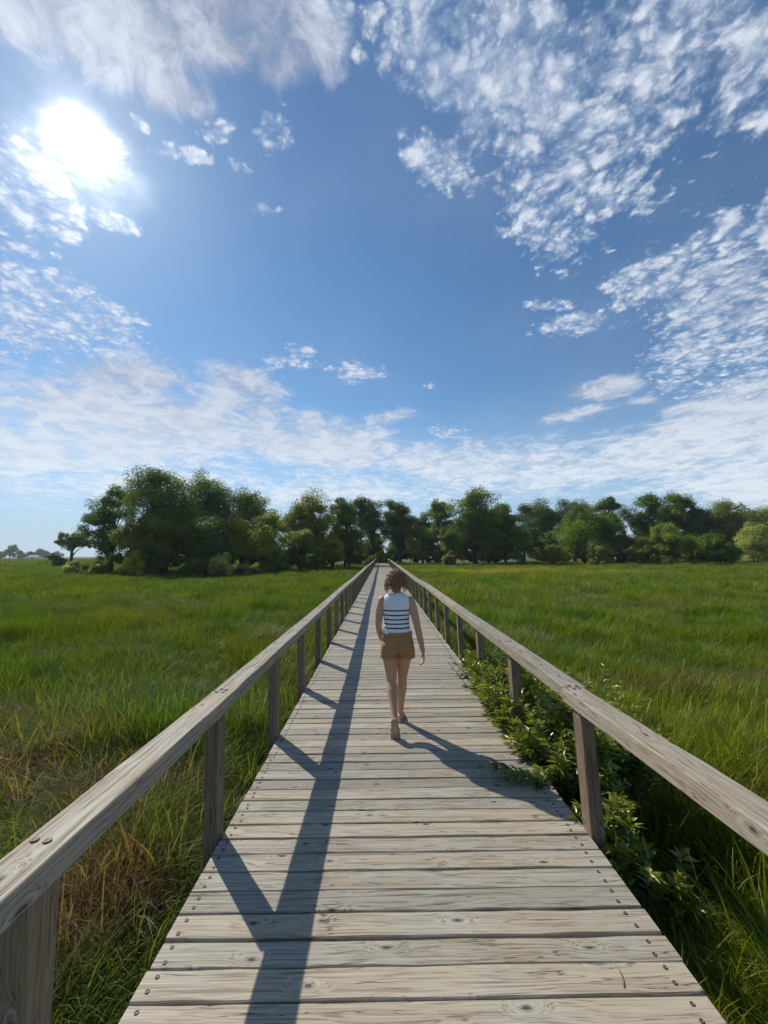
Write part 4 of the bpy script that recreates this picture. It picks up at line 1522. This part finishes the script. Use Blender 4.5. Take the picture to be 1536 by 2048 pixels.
    sdm.thickness = 0.004
    sdm.offset = 1

    # shorts: hip yoke plus two flared legs, remeshed into one garment
    M_short = simple("tan_cotton", (0.42, 0.225, 0.105), 0.85, 0.15, 0.5, 70, var=0.18)
    sh = MB()
    loft(sh, [(.008, .0, 1.018, .140, .104), (.01, .0, .97, .157, .116), (.012, -.01, .91, .170, .132), (.012, -.01, .85, .170, .134), (.012, -.005, .80, .160, .122)], 40)
    loft(sh, [(-.078, -.008, .90, .088, .112), (-.080, -.008, .84, .093, .116), (-.080, -.002, .79, .098, .112), (-.080, .004, .742, .101, .108)], 30)
    loft(sh, [(.096, -.008, .90, .088, .112), (.098, -.002, .84, .093, .116), (.100, .012, .79, .098, .112), (.100, .024, .735, .101, .108)], 30)
    sphere(sh, (-.068, -.075, .865), (.078, .062, .080))
    sphere(sh, (.088, -.075, .865), (.078, .062, .080))
    o2 = link("tmp_shorts", sh.mesh("s", M_short, True))
    rm = o2.modifiers.new("r", 'REMESH')
    rm.mode = 'VOXEL'
    rm.voxel_size = 0.006
    rm.use_smooth_shade = True
    smd = o2.modifiers.new("s", 'SMOOTH')
    smd.factor = 0.5
    smd.iterations = 6
    bpy.context.view_layer.update()
    dg = bpy.context.evaluated_depsgraph_get()
    sm = bpy.data.meshes.new_from_object(o2.evaluated_get(dg))
    sm.name = "shorts"
    sm.materials.clear()
    sm.materials.append(M_short)
    bpy.data.objects.remove(o2)
    v = np.zeros(len(sm.vertices) * 3)
    sm.vertices.foreach_get('co', v)
    v = v.reshape(-1, 3)
    fold = 0.0035 * np.sin(v[:, 0] * 55 + 3 * np.sin(v[:, 2] * 25)) * np.clip((0.95 - v[:, 2]) * 6, 0, 1)
    v[:, 1] += fold
    v[:, 1] += 0.016 * np.exp(-((v[:, 0] - 0.010) / 0.011) ** 2) * (v[:, 1] < 0) * np.clip((0.97 - v[:, 2]) * 12, 0, 1)
    sm.vertices.foreach_set('co', v.ravel())
    sm.update()
    so_ = link("shorts", sm, root)
    # waistband and back pocket
    M_band = simple("tan_band", (0.42, 0.24, 0.11), 0.85, 0.15, 0.4, 90, var=0.1)
    wb = MB()
    th = np.linspace(0, 2 * math.pi, 40, endpoint=False)
    ring = []
    for (zz_, a, c_) in ((0.985, .158, .118), (0.985, .163, .123), (1.018, .156, .118), (1.018, .150, .112)):
        ring.append(np.stack([.009 + a * np.cos(th), c_ * np.sin(th), np.full(40, zz_)], -1))
    ring.append(ring[0])
    wb.add(np.array(ring).reshape(-1, 3), grid_faces(5, 40, True))
    link("waistband", wb.mesh("waistband", M_band, True), so_)
    # hair: cap plus curls
    M_hair = simple("curly_hair", (0.40, 0.185, 0.075), 0.38, 0.6, 0.6, 120, var=0.5)
    hr = MB()
    ph = np.linspace(0, 0.80 * math.pi, 16)
    th = np.linspace(0, 2 * math.pi, 30, endpoint=False)
    vv = np.zeros((16, 30, 3))
    for i, p_ in enumerate(ph):
        for j, t_ in enumerate(th):
            front = max(0.0, math.sin(t_))
            ppp = p_ * (1 - 0.52 * front ** 1.5)
            k = 1 + 0.04 * math.sin(7 * t_ + i) + 0.03 * math.sin(13 * t_ + 2.3 * i)
            vv[i, j] = (0.096 * math.sin(ppp) * math.cos(t_) * k, .012 + .098 * math.sin(ppp) * math.sin(t_) * k, 1.568 + .108 * math.cos(ppp))
    hr.add(vv.reshape(-1, 3), grid_faces(16, 30, True)[:, ::-1])
    for i in range(420):
        t_ = rng.uniform(0.95 * math.pi, 2.05 * math.pi) if rng.random() < .85 else rng.uniform(0, 2 * math.pi)
        front = max(0.0, math.sin(t_))
        p_ = rng.uniform(0.05, 0.62) * math.pi * (1 - .55 * front)
        q0 = np.array([.088 * math.sin(p_) * math.cos(t_), .012 + .096 * math.sin(p_) * math.sin(t_), 1.568 + .106 * math.cos(p_)])
        L = rng.uniform(.05, .115) if p_ > .9 else rng.uniform(.04, .07)
        if front > .3:
            L *= .5
        out_ = q0 - np.array([0, .012, 1.55])
        out_[2] *= .2
        out_ /= np.linalg.norm(out_) + 1e-6
        n = 14
        s = np.linspace(0, 1, n)
        a0, w_ = rng.uniform(0, 6.3), rng.uniform(1.2, 2.4) * 6.28
        rad = rng.uniform(.005, .011)
        perp = np.cross(out_, (0, 0, 1))
        bulge = 0.034 * np.sin(s * math.pi * .75)
        c_ = q0[None] + out_[None] * bulge[:, None] + np.array([0, 0, -1.0])[None] * (s * L)[:, None]
        c_ += perp[None] * (rad * np.cos(a0 + w_ * s))[:, None] + out_[None] * (rad * np.sin(a0 + w_ * s))[:, None]
        tube(hr, c_, 0.0046 * (1 - .5 * s), 5)
    link("hair", hr.mesh("hair", M_hair, True), root)
    # sandals
    M_sole = simple("beige_sole", (0.42, 0.30, 0.20), 0.7, 0.3, 0.4, 90, var=0.15)
    M_strap = simple("pink_strap", (0.50, 0.30, 0.23), 0.6, 0.3, 0.2, 90, var=0.1)

    def sandal(origin, fwd, up, side):
        """origin = heel end of the sole, underside; fwd heel->toe"""
        fwd, up = np.array(fwd, float), np.array(up, float)
        fwd /= np.linalg.norm(fwd)
        up -= fwd * np.dot(up, fwd)
        up /= np.linalg.norm(up)
        s = np.cross(fwd, up)
        L = 0.250
        u = np.linspace(0, 1, 13)
        wd = np.interp(u, [0, .04, .12, .35, .5, .7, .85, .95, 1], [.014, .026, .033, .032, .033, .042, .041, .028, .008])
        curve = np.interp(u, [0, .6, 1], [0, 0, .0]) 
        mbk = MB()
        vs = []
        for (dz_, k) in ((0, .96), (.004, 1.0), (.018, 1.0), (.022, .95)):
            edge = [np.array(origin) + fwd * L * a + s * w * k + up * (dz_) for a, w in zip(u, wd * 1.18)] + \
                   [np.array(origin) + fwd * L * a - s * w * k + up * (dz_) for a, w in zip(u[::-1], wd[::-1] * 1.18)]
            vs.append(edge)
        n = len(vs[0])
        mbk.add(np.array(vs).reshape(-1, 3), [grid_faces(4, n, True), np.arange(n)[::-1][None], (np.arange(n) + 3 * n)[None]])
        sd = link("sandal", mbk.mesh("sandal", M_sole, False), root)
        st = MB()
        for (a, hgt, wide) in ((.66, .050, .052),):
            rows = []
            for da in (-.045, -.02, .01, .035):
                arc = np.linspace(-0.15, math.pi + 0.15, 13)
                rows.append([np.array(origin) + fwd * (L * a + da) + s * (.043 * math.cos(q)) + up * (.016 + (.046 - da * .35) * max(-.1, math.sin(q))) for q in arc])
            st.add(np.array(rows).reshape(-1, 3), grid_faces(4, 13))
        so3 = link("strap", st.mesh("strap", M_strap, True), sd)
        md = so3.modifiers.new("t", 'SOLIDIFY')
        md.thickness = 0.004
    # rear foot: toe end on the planks, sole turned to the camera
    sandal((-.040, -.262, .208), (.010, .045, -.205), (0, .9, .25), 0)
    sandal((.036, .160, .001), (.012, .24, .0), (0, 0, 1), 1)


person()


def straws():
    rng = np.random.default_rng(3)
    for (x, y, a, L, lb) in ((1.03, 1.92, 1.45, .11, "pale dry straw lying near the right screw row in the foreground"),
                             (-0.93, 3.98, 1.9, .14, "thin curved straw lying on the left deck edge"),
                             (0.35, 2.55, 0.4, .05, "short dark stalk bit lying mid deck")):
        mb = MB()
        t = np.linspace(0, 1, 7)
        p = np.stack([(t - .5) * L * math.cos(a) + .01 * np.sin(t * 3), (t - .5) * L * math.sin(a), 0.004 + 0.006 * np.sin(t * 3)], -1)
        tube(mb, p, np.linspace(0.0022, 0.0012, 7), 5, tint=0.8)
        o = link("dry_straw", mb.mesh("dry_straw", M_stalk, True), None, (x, y, 0))
        tag(o, lb, "straw")


straws()


# ------------------------------------------------------------------ air
def haze():
    mb = MB()
    x0, x1, y0, y1, z0, z1 = -900, 900, -60, 900, -3.0, 26.0
    v = [(x0, y0, z0), (x1, y0, z0), (x1, y1, z0), (x0, y1, z0), (x0, y0, z1), (x1, y0, z1), (x1, y1, z1), (x0, y1, z1)]
    mb.add(v, np.array([[0, 3, 2, 1], [4, 5, 6, 7], [0, 1, 5, 4], [1, 2, 6, 5], [2, 3, 7, 6], [3, 0, 4, 7]]))
    m = bpy.data.materials.new("haze")
    m.use_nodes = True
    t = NT(m.node_tree)
    t.n.clear()
    out = t.new('ShaderNodeOutputMaterial')
    p = t.new('ShaderNodeVolumePrincipled')
    p.inputs['Color'].default_value = (0.80, 0.88, 0.97, 1)
    p.inputs['Density'].default_value = 0.00026
    p.inputs['Anisotropy'].default_value = 0.3
    t.l.new(p.outputs[0], out.inputs['Volume'])
    o = link("haze", mb.mesh("haze", m))
    tag(o, kind='stuff')


haze()
